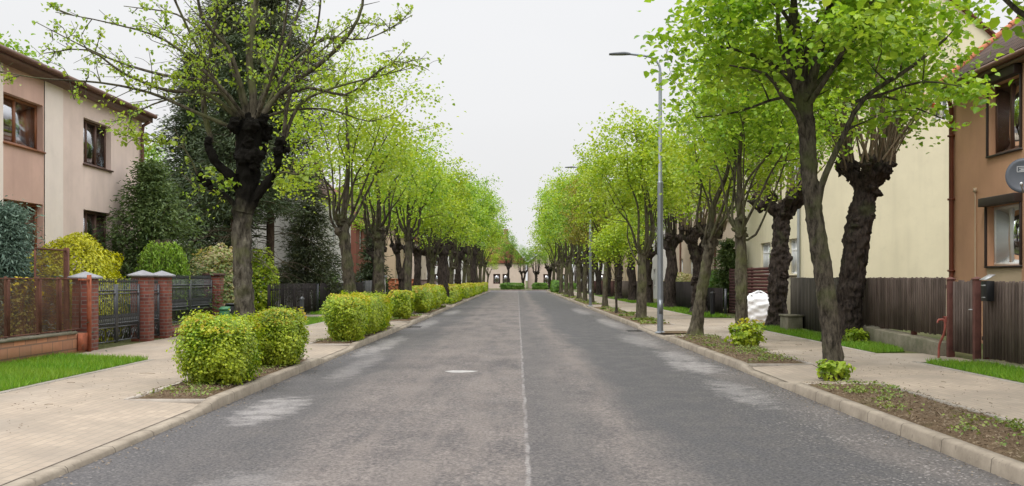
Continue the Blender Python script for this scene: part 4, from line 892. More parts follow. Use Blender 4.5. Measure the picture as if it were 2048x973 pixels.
# copies for the far rows
protoA = young(41, 2.6, (.1, 0), .16, ((0, 0, 5.2), (2.05, 2.05, 2.55)), 165, 40, .125, 8, .1)
protoB = young(42, 2.4, (-.1, .1), .17, ((0, 0, 5.5), (1.9, 1.9, 3.0)), 165, 40, .125, 7, .1)
pollA = pollard(51, 3.0, .30, .55, 5, n=120, shoots=60, per=42, leaf=.125); pollB = pollard(52, 3.2, .28, .5, 5, n=120, shoots=60, per=42, leaf=.125, fork=True)
protos = {}
def place(key, src, name, loc, label, group, bark, twig, leaf, rz, sc_):
    if (key, leaf) not in protos:
        o = src.build(name, loc, label, group, bark, twig, leaf, rz) if key not in protos else None
        if o is None:
            o = copy_tree(protos[key])
            for ch in [x for x in C.objects if x.parent == o and x.name.startswith('crown')]: ch.data = ch.data.copy(); ch.data.materials[0] = M[leaf]
        protos.setdefault(key, o); protos[(key, leaf)] = o
    else: o = copy_tree(protos[(key, leaf)])
    o.location = loc; o.rotation_euler = (0, 0, rz); vr = random.Random(label); o.scale = (sc_[0]*vr.uniform(.86, 1.06), sc_[0]*vr.uniform(.9, 1.06), sc_[1]*vr.uniform(.92, 1.14)); o['label'] = label; o['group'] = group
    return o
ORD = 'first second third fourth fifth sixth seventh eighth ninth tenth eleventh twelfth thirteenth fourteenth'.split()
for i, (x, y, k, lf, s_) in enumerate([(4.7, 55, 'A', 'limey', 1.0), (4.6, 63.5, 'B', 'russet', .95), (4.6, 70, 'A', 'limedark', 1.05), (4.7, 78, 'B', 'limey', 1.12), (4.6, 88, 'A', 'lime', 1.2), (4.6, 97, 'B', 'limey', 1.22), (4.6, 108, 'A', 'lime', 1.3), (4.7, 119, 'B', 'lime', 1.3), (4.6, 130, 'A', 'limey', 1.35)]):
    lab = 'reddish budding lime beside the far lamp post on the right' if lf == 'russet' else f'green lime, {ORD[i]} beyond the small round-headed one in the right planting strip'
    place(k, protoA if k == 'A' else protoB, 'lime_tree', (x, y, ZP), lab, ROWR, 'bark', 'bark', lf, i*2.1+.4, (s_, s_))
# --- old pollards along the right-hand fences
t = pollard(61, 3.75, .33, .62, 6, ((-.1, 0, 6.45), (1.9, 1.8, 1.7)), 115, 150, 58, .11, (.55, 0), lump=.10, warts=7); t.build('pollard_lime', (7.85, 24.7, ZP), 'big black pollard with a bushy knuckled head in front of the cream wall', ROWP, 'pollard', 'shoot', 'lime', rough=0.16)
t = pollard(62, 3.65, .31, .75, 7, ((0, 0, 6.7), (1.8, 1.8, 1.9)), 90, 120, 60, .115, (.15, 0), lump=.2, warts=16); t.build('pollard_lime', (8.22, 32.4, ZP), 'black knobbly pollard beside the white builder bag', ROWP, 'pollard', 'shoot', 'lime', rough=0.17)
t = pollard(63, 3.2, .34, .5, 5, ((0, 0, 6.0), (1.9, 1.9, 2.2)), 60, 120, 60, .12, (.05, 0), fork=True, lump=.14); t.build('pollard_lime', (7.95, 44.9, ZP), 'forked black pollard behind the slanting lime on the right', ROWP, 'pollard', 'shoot', 'limey', rough=0.15)
for i, (x, y, k, s_) in enumerate([(7.9, 53, 'PA', 1), (7.9, 62, 'PB', .95), (7.95, 71, 'PA', 1.0), (7.9, 80, 'PB', 1), (7.9, 90, 'PA', 1.05), (8, 101, 'PB', 1.05), (8, 112, 'PA', 1.1), (8, 124, 'PB', 1.15)]):
    place(k, pollA if k == 'PA' else pollB, 'pollard_lime', (x, y, ZP), f'dark pollard, {ORD[i]} past the forked one along the right fences', ROWP, 'pollard', 'barkdark', 'lime', i*1.7+.3, (s_, s_))
# --- the left row
t = young(71, 3.1, (-.28, 0), .18, ((.0, 0, 5.4), (1.9, 1.9, 2.4)), 190, 42, .085, 9, .11); t.build('lime_tree', (-4.5, 28, ZP), 'bent lime with several upright limbs above the second hedge on the left', ROWL, 'barkdark', 'barkdark', 'limey', rough=0.08)
t = young(72, 3.2, (-.1, 0), .19, ((-.1, 0, 5.0), (1.7, 1.9, 2.1)), 150, 38, .09, 9, .14); t.build('lime_tree', (-4.55, 34.2, ZP), 'lime with a knotted fork by the orange gatepost on the left', ROWL, 'barkdark', 'barkdark', 'limey', rough=0.1)
t = young(73, 3.5, (0, 0), .18, ((0, 0, 5.5), (1.75, 1.9, 2.3)), 160, 42, .10, 10, .10); t.build('lime_tree', (-4.6, 43.3, ZP), 'straight slender lime behind the small single hedge on the left', ROWL, 'barkdark', 'barkdark', 'lime')
for i, (x, y, k, lf, s_) in enumerate([(-4.6, 55, 'A', 'limey', .95), (-4.5, 62, 'PA', 'limey', .95), (-4.5, 69, 'B', 'limedark', 1.0), (-4.5, 77, 'PB', 'limey', 1.05), (-4.5, 86, 'A', 'lime', 1.2), (-4.5, 95, 'B', 'limedark', 1.25), (-4.5, 104, 'PA', 'lime', 1.25), (-4.5, 113, 'A', 'limey', 1.3), (-4.5, 123, 'B', 'lime', 1.3), (-4.4, 133, 'A', 'limedark', 1.3)]):
    place(k, {'A': protoA, 'B': protoB, 'PA': pollA, 'PB': pollB}[k], 'lime_tree', (x, y, ZP), f'lime, {ORD[i]} after the straight slender one in the left planting strip', ROWL, 'bark', 'barkdark', lf, i*1.3+.9, (s_, s_))
for i, (x, y, k, s_) in enumerate([(-8.0, 58, 'PA', .95), (-8.0, 71, 'PB', 1.05), (-8.0, 82, 'PA', 1.1), (-8.0, 94, 'PB', 1.15), (-8.0, 107, 'PA', 1.2), (-8.0, 120, 'PB', 1.2)]):
    place(k, pollA if k == 'PA' else pollB, 'pollard_lime', (x, y, ZP), f'dark pollard, {ORD[i]} from the camera along the left garden fences', ROWLP, 'pollard', 'barkdark', 'lime', i*2.3+.8, (s_, s_))
# --- trees across the far end of the street
for i, (px, y, k, lf, s_) in enumerate([(975, 157, 'A', 'limey', .95), (1017, 158, 'PB', 'limedark', .9), (1046, 162, 'PB', 'limedark', .85), (1072, 159, 'PA', 'limedark', .85), (1100, 163, 'PB', 'lime', .9), (1118, 158, 'PB', 'limey', .9), (1145, 160, 'A', 'lime', 1), (930, 160, 'B', 'lime', 1.1), (1180, 160, 'B', 'lime', 1.1), (890, 162, 'A', 'lime', 1.2), (1225, 163, 'A', 'lime', 1.2)]):
    place(k, {'A': protoA, 'B': protoB, 'PA': pollA, 'PB': pollB}[k], 'street_end_tree', ((px-CX)*y/F, y, ZP), f'tree, {ORD[[9, 7, 0, 1, 2, 3, 4, 5, 6, 8, 10].index(i)]} from the left in the row across the far street end', 'trees across the street end', 'pollard', 'barkdark', lf, i*1.9, (s_, s_))

# ------------------------------------------------------------------ conifers and garden shrubs
def conifer(seed, h, r, rmax, z0, whorls, per, needle, size, droop=.15, bare=.0, tip=.2, wide=.12, dens=26, up=.2, dead=None, barrel=False):
    t = Tree(seed); g_ = t.rng
    t.stem([(0, 0, -.05), (g_.normal(0, .05), g_.normal(0, .05), h*.35), (g_.normal(0, .08), g_.normal(0, .08), h*.7), (0, 0, h)], r, .03, 10, .06, .2)
    t.wood.tube([(0, 0, z0), (0, 0, h)], [.03, .01], 4)
    for k in range(34 if dead else 0):                              # bare dead boughs under the crown
        a = g_.uniform(0, 6.28); z = g_.uniform(*dead); L = g_.uniform(.8, 2.4); d = np.array([math.cos(a), math.sin(a), 0])
        P = spline([(0, 0, z), d*L*.5+(0, 0, z+.05), d*L+(0, 0, z-.25*L)], .25); t.wood.tube(P, np.linspace(.022, .006, len(P)), 4, 0, g_, cap=False)
        for q in range(5): p = P[int(g_.integers(1, len(P)))]; t.wood.tube([p, p+g_.normal(0, .28, 3)], .005, 3, 0, g_, cap=False)
    for i in range(whorls):
        f = (i+g_.uniform(0, .8))/whorls; z = z0+(h-z0)*f; R_ = rmax*((1-f)**.75*(1-tip)+tip*(1-f))*g_.uniform(.7, 1.15)
        if barrel: R_ = rmax*(1-f**3)**.8*min(1, .55+f*1.5)*g_.uniform(.6, 1.12)
        for k in range(per):
            a = g_.uniform(0, 6.28); L = R_*g_.uniform(.65, 1.1); d = np.array([math.cos(a), math.sin(a), 0])
            e_ = d*L+(0, 0, z-droop*L+g_.normal(0, .12)); m = d*L*.5+(0, 0, z+.10*L-droop*L*.2)
            P = spline([(0, 0, z), m, e_], .22); t.wood.tube(P, np.linspace(.012+.008*L, .005, len(P)), 4, 0, g_, cap=False)
            n = len(P); s0 = int(n*bare)
            for p in P[s0:]:
                f2 = .5; q = dens; o = g_.normal(size=(q, 3))*(.20, .20, .09)*(1+.3*L)
                dirs = d*1.2+o*2.5; dirs[:, 2] -= .25
                t.crown.leaves(p+o, size, g_, up=up, wide=wide, fold=.1, dirs=dirs, jit=.35)
    return t
t = conifer(81, 16.5, .22, 3.3, 4.6, 34, 8, 'spruce', .19, .22, .1, tip=.8, dens=28, dead=(1.6, 4.6), barrel=True); t.build('spruce_tree', (-11.0, 45.5, ZP), 'tall dark spruce with a bare lower trunk behind the sparse old lime', 'dark conifers of the left gardens', 'pinebark', 'twig', 'pine', cat='conifer')
t = conifer(89, 15.0, .20, 3.0, 3.6, 30, 8, 'spruce', .19, .2, .1, tip=.8, dens=28, dead=(1.5, 3.6), barrel=True); t.build('pine_tree', (-13.0, 46.0, ZP), 'tall dark pine left of the bare-trunked spruce, behind the sparse old lime', 'dark conifers of the left gardens', 'pinebark', 'twig', 'pine', cat='conifer')
t = conifer(82, 11.0, .20, 3.0, .8, 28, 7, 'spruce', .20, .2, .1, tip=.4, dens=26); t.build('spruce_tree', (-13.6, 43.0, ZP), 'dark dense spruce rising behind the flat roofed house corner', 'dark conifers of the left gardens', 'pinebark', 'twig', 'spruce', cat='conifer')
t = conifer(83, 6.6, .14, 2.2, 1.0, 18, 6, 'pine', .22, .35, .2, tip=.5, dens=26); t.build('pine_tree', (-10.2, 50.0, ZP), 'drooping grey-green pine in front of the white house', 'dark conifers of the left gardens', 'pinebark', 'twig', 'pine', cat='conifer')
t = conifer(84, 10.5, .15, 2.7, 3.7, 22, 6, 'pine', .20, .05, .2, tip=.6, dens=26, dead=(1.2, 3.7)); t.build('pine_tree', (-10.6, 38.6, ZP), 'dark spreading pine left of the old lime trunk', 'dark conifers of the left gardens', 'pinebark', 'twig', 'spruce', cat='conifer')
t = conifer(85, 5.2, .13, 1.7, .3, 14, 6, 'spruce', .30, .25, .1, dens=14); t.build('spruce_tree', (-9.9, 70, ZP), 'small dark spruce next to the grey gate pillar far on the left', 'dark conifers of the left gardens', 'pinebark', 'twig', 'spruce', cat='conifer')
t = conifer(86, 2.95, .07, 1.1, .1, 20, 9, 'blue', .10, .05, .05, tip=.5, wide=.14, dens=34); t.build('blue_spruce', (-10.5, 20.9, ZP), 'bluish young spruce at the left edge above the mesh fence', None, 'pinebark', 'twig', 'blue', cat='conifer')
t = conifer(87, 4.9, .09, 2.5, .2, 20, 8, 'yew', .13, -.38, .1, tip=.75, wide=.16, dens=30, up=.1); t.build('yew_shrub', (-11.05, 30.9, ZP), 'wide feathery dark green yew in front of the flat roofed house', None, 'pinebark', 'twig', 'yew', cat='shrub')
t = conifer(88, 3.2, .06, .9, .2, 12, 6, 'pine', .26, -.3, .1, tip=.6, dens=12); t.build('pine_tree', (9.6, 46.5, ZP), 'young pine poking up behind the maroon plank gate', None, 'pinebark', 'twig', 'yew', cat='conifer')

def bush(name, loc, rad, label, mat, leaf=.06, n=4000, cat='shrub', group=None, square=2.6, stems=7, base=.0, up=.35, tips=None, tipn=0, tipsize=.07, seed=1, dirs=None, wide=.42, lumps=.10, skirt=0.0, inner=.55, stemmat='twig', clump=0.0):
    """rounded or clipped shrub: leaves through the outer shell, twigs inside"""
    g_ = np.random.default_rng(seed); e_ = empty(name, loc, label, cat, group); rad = np.array(rad, float); c = np.array([0, 0, base+rad[2]])
    def pts(q, lo=inner):
        d = g_.normal(size=(q, 3)); d /= np.linalg.norm(d, axis=1)[:, None]
        k = 1/((np.abs(d)**square).sum(1)**(1/square)); d *= k[:, None]
        p = sum(g_.uniform(.6, 1)*np.sin(d@g_.normal(0, 3.2, 3)+g_.uniform(0, 6.28)) for _ in range(4))/2.2
        o_ = d*rad*((lo+(1-lo)*g_.uniform(0, 1, q)**.5)*(1+lumps*p))[:, None]
        if skirt: o_[:, :2] *= (1-skirt*np.clip(-o_[:, 2:]/rad[2]-.1, 0, 1)); o_[:, 2] += rad[2]*.10*(o_[:, 2] < 0)*np.clip(-o_[:, 2]/rad[2], 0, 1)
        return c+o_, d
    w_ = MB()
    for k in range(stems):
        p, d = pts(1, .8); a = g_.uniform(0, 6.28); s0 = np.array([rad[0]*.3*math.cos(a), rad[1]*.3*math.sin(a), -.02])
        for q in range(4):
            e2, _ = pts(1, .85); m = s0*.6+e2[0]*.4; m[2] = max(m[2], rad[2]*.35)
            P = spline([s0, m, e2[0]], .15); w_.tube(P, np.linspace(.014, .004, len(P)), 4, 0, g_, cap=False)
    w_.build('stems', stemmat, e_, True)
    f = MB()
    if clump:                                                       # leaves sit in sprays with dark gaps between
        pc, dc = pts(n//16, inner+.1); k = g_.integers(0, len(pc), n); p, d = pc[k]+g_.normal(0, clump, (n, 3)), dc[k]
        p[:, 2] = np.maximum(p[:, 2], base+.02)
    else: p, d = pts(n)
    f.leaves(p, leaf, g_, up=up, wide=wide, normals=d*.7, dirs=(np.tile(dirs, (n, 1)) if dirs is not None else None), jit=.5); n0 = sum(len(x) for x in f.q)
    if tips:
        p, d = pts(tipn*3, .97); k = d[:, 2] > .55; p, d = p[k], d[k]; f.leaves(p+(0, 0, .03), tipsize, g_, up=.1, wide=.3, normals=d*.3, dirs=np.tile((0, 0, 1.), (len(p), 1)), jit=.5)
    o = f.build('foliage', mat, e_)
    if tips:
        o.data.materials.append(M[tips]); ix = np.zeros(len(o.data.polygons), np.int32); ix[n0:] = 1; o.data.polygons.foreach_set('material_index', ix)
    return e_
# clipped hedges of the left strip
HG = 'clipped hedges in the left planting strip'; hx = -4.36
hedges = [(-4.27, 14.75, .455, .66, .90, 'nearest clipped bush of the left hedge, broad and yellow-green with bare soil before it', 24000, .037), (-4.17, 17.85, .375, .62, .90, 'second clipped hedge block, right behind the nearest one and the old lime', 18000, .039),
          (-4.36, 22.6, .48, 1.15, 1.10, 'long clipped hedge, nearer half, just past the driveway on the left', 13000, .058), (-4.36, 25.6, .48, 1.9, 1.10, 'long clipped hedge, farther half, reaching to the bent lime on the left', 14000, .06),
          (-4.38, 38.7, .42, .70, 1.02, 'small single hedge block in its own plot on the left', 5000, .07), (-4.40, 47.5, .50, 2.6, 1.15, 'clipped hedge after the small single block on the left', 8500, .085), (-4.4, 53.4, .5, 2.8, 1.15, 'hedge length after the straight slender lime on the left', 7000, .095)]
hedges[2] = (-4.18, 25.2, .43, 1.05, 1.06, hedges[2][5], 19000, .045); hedges[3] = (-4.22, 28.9, .43, 2.5, 1.02, hedges[3][5], 30000, .047)
for i, (x, y, rx, ry, h, lab, n, lf) in enumerate(hedges):
    bush('clipped_hedge', (x, y, ZP+.02), (rx, ry, h/2), lab, 'hedge', lf, n, 'hedge', HG, square=5.5, stems=14 if i < 4 else 5, tips='hedgetip', tipn=int(n*.045), tipsize=lf*1.5, seed=100+i, lumps=.13, inner=.60, up=.3, skirt=.22, clump=.045 if i < 4 else 0)
for i, (y0, y1) in enumerate(((61.5, 75.5), (79.5, 95.5), (99.5, 116.5), (120.5, 136.5))):
    bush('clipped_hedge', (-4.4, (y0+y1)/2, ZP), (.5, (y1-y0)/2, .56), f'{ORD[i]} of the long low hedges running to the far end on the left', 'hedge', .14, 6000, 'hedge', HG, square=6, stems=4, tips='hedgetip', tipn=500, tipsize=.2, seed=120+i)
bush('clipped_hedge', (4.65, 122.5, ZP), (.6, 6, .7), 'green clipped hedge at the far right of the road', 'shrub', .15, 5000, 'hedge', None, square=5, stems=4, seed=130)
for i, (x, rx, d) in enumerate(((-.8, 1.8, 'left'), (3.4, 1.15, 'middle'), (7.2, 1.8, 'right'))):
    bush('clipped_hedge', (x, 154.5+.5*i, ZP), (rx, .6, .52), f'low dark hedge across the street end, {d} one of three', 'shrub', .16, 3000, 'hedge', 'hedges across the street end', square=5, stems=4, seed=133+i)
# shrubs of the front gardens
bush('golden_shrub', (-10.9, yat(150, -10.9), ZP), (.85, 1.45, 1.30), 'clipped golden-yellow thuja in front of the pink house wall', 'thuja', .10, 14000, cat='shrub', square=3, seed=140, dirs=(0, 0, 1.), wide=.22, up=.0, lumps=.13)
bush('golden_shrub', (-10.0, yat(115, -10.0), ZP), (.45, .5, .88), 'small golden bush leaning through the mesh fence', 'thuja', .07, 4500, seed=141)
bush('golden_hedge', (-10.1, yat(175, -10.1)+.6, ZP), (.45, 1.2, .84), 'low golden hedge behind the first brick pillar', 'thuja', .07, 5000, seed=142, square=4)
bush('laurel_shrub', (-10.2, 27.5, ZP), (.5, 1.3, .75), 'green broad-leaved shrub behind the iron fence panel', 'shrub', .13, 2600, seed=143)
bush('laurel_shrub', (-10.3, 23.5, ZP), (.55, 1.2, .7), 'yellow flowering shrub seen through the iron gate', 'thuja', .08, 3200, seed=144)
bush('maple_shrub', (-10.4, yat(437, -10.4), ZP), (1.0, 1.3, 1.35), 'pale pink-tipped shrub beside the last brick pillar', 'shrubpale', .11, 4200, seed=145, lumps=.2)
bush('maple_shrub', (-10.0, yat(515, -10.0), ZP), (.75, .8, 1.3), 'bright green bush right of the old lime trunk', 'hedge', .11, 3600, seed=146, lumps=.2)
bush('garden_shrub', (-10.6, yat(645, -10.6), ZP), (.9, 1.5, 1.0), 'dark green shrub behind the dark fence on the left', 'shrub', .12, 3000, seed=147)
bush('garden_shrub', (-10.2, yat(880, -10.2)-60, ZP), (.8, 2.0, .9), 'round green shrub behind the orange garden wall', 'shrub', .12, 3000, seed=148)
bush('barberry_shrub', (-9.7, yat(45, -9.7), ZP+.0), (.3, .5, .75), 'reddish barberry with yellow blossom behind the mesh fence', 'russet', .06, 700, seed=149, tips='flower', tipn=60, tipsize=.09, inner=.2)
bush('garden_shrub', (9.1, 48.3, ZP), (.5, 1.3, .95), 'light green shrub left of the maroon plank gate', 'shrub', .10, 4200, seed=150, lumps=.2)
bush('garden_shrub', (9.4, 49.5, ZP), (.6, 2.0, 1.0), 'green shrub in front of the rose-beige house', 'shrub', .12, 3200, seed=151, lumps=.2)
bush('garden_shrub', (9.5, 60, ZP), (.7, 3.0, .95), 'long green shrub behind the far right board fence', 'shrubpale', .14, 3000, seed=152, lumps=.2)
bush('sprouting_shrub', (5.05, 22.75, ZP+.03), (.36, .34, .25), 'low yellow-green shrub at the foot of the second lime on the right', 'hedge', .085, 800, seed=153, tips='hedgetip', tipn=60, tipsize=.12, lumps=.42, inner=.3)
bush('basal_sprouts', (4.80, 15.5, ZP+.03), (.25, .18, .13), 'yellow-green sprouts at the foot of the leaning lime', 'limey', .085, 300, cat='plant', seed=154, lumps=.45, inner=.3)
bush('basal_sprouts', (7.95, 24.1, ZP+.02), (.28, .25, .16), 'light green plant at the foot of the big black pollard', 'limey', .10, 260, cat='plant', seed=155, lumps=.45, inner=.3)
# weeping shrub
e_ = empty('weeping_shrub', (-9.95, yat(325, -9.95), ZP), 'green weeping mushroom-shaped shrub behind the brick gate pillars', 'shrub')
g_ = np.random.default_rng(160); w_ = MB(); f = MB(); w_.tube([(0, 0, -.02), (.02, 0, 1.4), (0, 0, 2.5)], [.05, .045, .03], 7)
for k in range(150):
    a = g_.uniform(0, 6.28); r_ = .72*g_.uniform(.45, 1.05); d = np.array([math.cos(a), math.sin(a), 0]); zb = g_.uniform(.55, 1.5)
    zt_ = 2.62-.16*(r_/.72)**2+g_.normal(0, .03); P = spline([(0, 0, 2.45), d*r_*.42+(0, 0, zt_+.02), d*r_*.80+(0, 0, zt_-.22), d*r_+(0, 0, zt_-.62), d*r_*1.03+(g_.normal(0, .03), g_.normal(0, .03), zb)], .09); w_.tube(P, .004, 3, 0, g_, cap=False)
    q = 3; Pp = np.repeat(P[4:], q, 0)+g_.normal(0, .022, (q*len(P[4:]), 3)); f.leaves(Pp, .10, g_, up=.1, wide=.18, dirs=np.tile((0, 0, -1.), (len(Pp), 1)), jit=.25)
w_.build('stems', 'twig', e_, True); f.build('foliage', 'weep', e_)
# trees behind the houses
back = bpy.data.objects
for i, (x, y, s_) in enumerate([(-24, 46, 1.5), (-26, 70, 1.6), (-25, 90, 1.6), (-25, 112, 1.6), (26, 76, 1.4), (26, 100, 1.6), (27, 126, 1.6), (-16, 140, 1.5), (17, 137, 1.5), (-30, 165, 1.8), (32, 165, 1.8)]):
    place('A' if i % 2 else 'B', protoA if i % 2 else protoB, 'garden_tree', (x, y, ZP), f'green garden tree behind the houses, {ORD[i % 4]} one back on the {"left" if x < 0 else "right"}' + (' near the junction' if y > 130 else ''), 'garden trees behind the houses', 'bark', 'barkdark', 'limedark', i*1.1, (s_, s_))

# ------------------------------------------------------------------ left boundary: mesh fence, brick pillars, iron gates
XF = -9.1
e_ = empty('mesh_fence', (0, 0, 0), 'rusty brown mesh fence on a low orange stone wall at the left edge', 'fence'); y0, y1 = 10.5, yat(163, XF)
g = MB(); g.box((XF-.18, y0, 0), (XF+.12, y1-.02, .50)); g.build('plinth_wall', 'stone', e_)
g = MB(); g.box((XF-.20, y0, .501), (XF+.15, y1-.55, .55)); g.build('coping', 'wallconc', e_)
ym = [y0, 12.9, 15.2, yat(22, XF)-.1, yat(80, XF), yat(120, XF), y1-.05]
for a, b in zip(ym[:-1], ym[1:]):
    g = MB(); g.add([(XF, a+.02, .60), (XF, b-.02, .60), (XF, b-.02, 1.60), (XF, a+.02, 1.60)], [(0, 1, 2, 3)]); pn = g.build('mesh_panel', 'mesh', e_)
    g = MB()
    for p, q in (((a+.02, .58), (b-.02, .58)), ((a+.02, 1.62), (b-.02, 1.62)), ((a+.03, .595), (a+.03, 1.605)), ((b-.03, .595), (b-.03, 1.605))): g.bar((XF, *p), (XF, *q), .03)
    g.build('panel_frame', 'rustdark', pn)
for y in ym[:-1]: g = MB(); g.bar((XF-.045, y, .55), (XF-.045, y, 1.66), .04); g.build('post', 'rustdark', e_)
g = MB(); g.bar((XF+.16, y1-.0, .1), (XF+.16, y1-.0, 1.70), .07); g.bar((XF+.16, y1-.5, 1.60), (XF+.16, y1-.04, 1.60), .04); g.box((XF+.13, y1-.5, .15), (XF+.15, y1-.045, .5)); o = g.build('gate_post', 'rust', e_); o['label'] = 'orange-red corner post with side plate'
e_ = empty('trellis_frame', (-9.55, 0, 0), 'tall brown steel post with a mesh side frame standing inside the mesh fence', 'trellis')
yp = yat(133, -9.55); g = MB(); g.bar((0, yp, .1), (0, yp, 2.28), .09); g.build('post', 'rustdark', e_); g = MB(); yq = yat(70, -9.55); g.bar((0, yq, 2.22), (0, yp-.05, 2.22), .035); g.bar((0, yq, .1), (0, yq, 2.20), .03); g.build('frame', 'rustdark', e_)
g = MB(); g.add([(0, yq+.02, .7), (0, yp-.05, .7), (0, yp-.05, 2.2), (0, yq+.02, 2.2)], [(0, 1, 2, 3)]); g.build('mesh_panel', 'mesh', e_)
PILL = [(182, .40, 1.62, 'first brick pillar with a pale pyramid cap, next to the orange corner post', 'cap'), (295, .42, 1.68, 'second brick pillar with a pale pyramid cap, right of the double iron gate', 'cap'), (333, .40, 1.68, 'third brick pillar with a pale pyramid cap, right of the narrow wicket', 'cap'), (436, .46, 1.72, 'last brick pillar with a flat brown cap beside the old lime trunk', 'bronzecap')]
py_ = []
for px, wd, h, lab, cm in PILL:
    y = yat(px, XF); py_.append((y, wd)); e_ = empty('brick_pillar', (XF-.12, y, 0), lab, 'pillar', 'dark red brick pillars of the left gateway')
    g = MB(); g.box((-wd/2, -wd/2, 0), (wd/2, wd/2, h)); bevel(g.build('shaft', 'clinker', e_), .008)
    g = MB()
    if cm == 'cap': g.pyramid(0, 0, wd+.14, wd+.14, h+.001, h+.16)
    else: g.box((-wd/2-.05, -wd/2-.05, h+.001), (wd/2+.05, wd/2+.05, h+.07))
    g.build('cap', cm, e_)
def iron_run(name, label, cat, ya, yb, x, ztop, leaves_, z0=.16, scroll=True, plinth=False, slope=0.0):
    e_ = empty(name, (x, ya, 0), label, cat); L = yb-ya; n = leaves_; w_ = L/n
    for k in range(n):
        a, b = k*w_+.02, (k+1)*w_-.02; g = MB()
        for z in (z0+.04, z0+.36, ztop-.34): g.bar((0, a, z), (0, b, z), .035, .03)
        for y in (a+.02, b-.02): g.bar((0, y, z0), (0, y, ztop-.12), .045)
        lf = g.build('gate_leaf' if cat == 'gate' else 'panel', 'iron', e_)
        g = MB(); m = max(3, int((b-a)/.105))
        for i in range(1, m):
            y = a+(b-a)*i/m; zt_ = ztop-.10; g.bar((0, y, z0+.04), (0, y, zt_), .016)
            g.tube([(0, y, zt_), (0, y, zt_+.035), (0, y, zt_+.12)], [.010, .024, .002], 5)          # spear point
            g.blob((0, y, ztop-.27), .026, g_, 6, 5, 0); g.blob((0, y, z0+.44), .026, g_, 6, 5, 0)
            if i < m-0: yy = y+(b-a)/m/2; g.bar((0, yy, z0+.37), (0, yy, z0+.56), .013); g.tube([(0, yy, z0+.56), (0, yy, z0+.585), (0, yy, z0+.66)], [.008, .020, .002], 5)
        g.build('spear_bars', 'iron', lf)
        if scroll:
            g = MB(); ns = max(2, int((b-a)/.24))
            for i in range(ns):
                c0 = a+(b-a)*(i+.5)/ns; s_ = 1 if i % 2 else -1
                P = [(0, c0+s_*(.10-.0145*j)*math.cos(j*.75), z0+.20+(.12-.014*j)*math.sin(j*.75)) for j in range(8)]; g.tube(P, .011, 5)
                P = [(0, c0-s_*.11, z0+.05), (0, c0, z0+.13), (0, c0+s_*.11, z0+.33)]; g.tube(spline(P, .06), .011, 5)
            g.build('scrollwork', 'iron', lf)
    return e_
iron_run('iron_gate', 'double wrought iron driveway gate with spear tops and scrollwork base between brick pillars', 'gate', py_[0][0]+.22, py_[1][0]-.23, XF-.12, 1.62, 2)
iron_run('iron_wicket', 'narrow wrought iron wicket between the second and third brick pillars', 'gate', py_[1][0]+.22, py_[2][0]-.21, XF-.12, 1.60, 1)
e_ = iron_run('iron_fence', 'wrought iron fence panel with spear tops between the third and last brick pillars', 'fence', py_[2][0]+.22, py_[3][0]-.24, XF-.12, 1.72, 2, .42, False)
g = MB(); g.box((-.12, 0, 0), (.12, py_[3][0]-py_[2][0]-.46, .36)); g.build('plinth', 'clinker', e_)
e_ = empty('utility_box', (-8.55, yat(449, -8.55), ZP), 'green plastic utility box beside the last brick pillar', 'box'); g = MB(); g.box((-.12, -.12, 0), (.12, .12, .62)); bevel(g.build('body', 'greenbox', e_), .02); g = MB(); g.add([(-.135, -.14, .621), (.135, -.14, .621), (.135, .14, .621), (-.135, .14, .621), (-.135, -.14, .66), (.135, -.14, .66), (.135, .14, .72), (-.135, .14, .72)], [(4, 5, 6, 7), (0, 1, 5, 4), (1, 2, 6, 5), (2, 3, 7, 6), (3, 0, 4, 7), (0, 3, 2, 1)]); g.build('lid', 'greenbox', e_)
e_ = empty('waste_bin', (-8.6, yat(462, -8.6), ZP), 'slim black bin behind the green utility box', 'bin'); g = MB(); g.box((-.12, -.13, 0), (.12, .13, .72)); bevel(g.build('body', 'black', e_), .03); g = MB(); g.box((-.14, -.15, .721), (.14, .15, .80)); bevel(g.build('lid', 'black', e_), .03); g = MB(); g.box((-.03, -.138, .55), (.03, -.131, .63)); g.build('sticker', 'white', e_)
g = MB(); g.blob((0, 0, 0), .26, np.random.default_rng(5), 12, 9, .22, (1, 1.1, .75)); o = g.build('boulder', 'rock', None, True); o.location = (-7.9, yat(553, -7.9), ZP+.12); tag(o, 'grey rounded boulder on the verge before the dark fence', 'boulder')
e_ = empty('bollard', (-7.6, yat(604, -7.6), ZP), 'dark bollard on the left verge between hedge and dark fence', 'bollard'); g = MB(); g.tube([(0, 0, 0), (0, 0, .8)], .075, 10); g.build('post', 'iron', e_, True); g = MB(); g.tube([(0, 0, .8), (0, 0, .84), (0, 0, .90)], [.09, .09, .03], 10); g.build('cap', 'iron', e_, True)

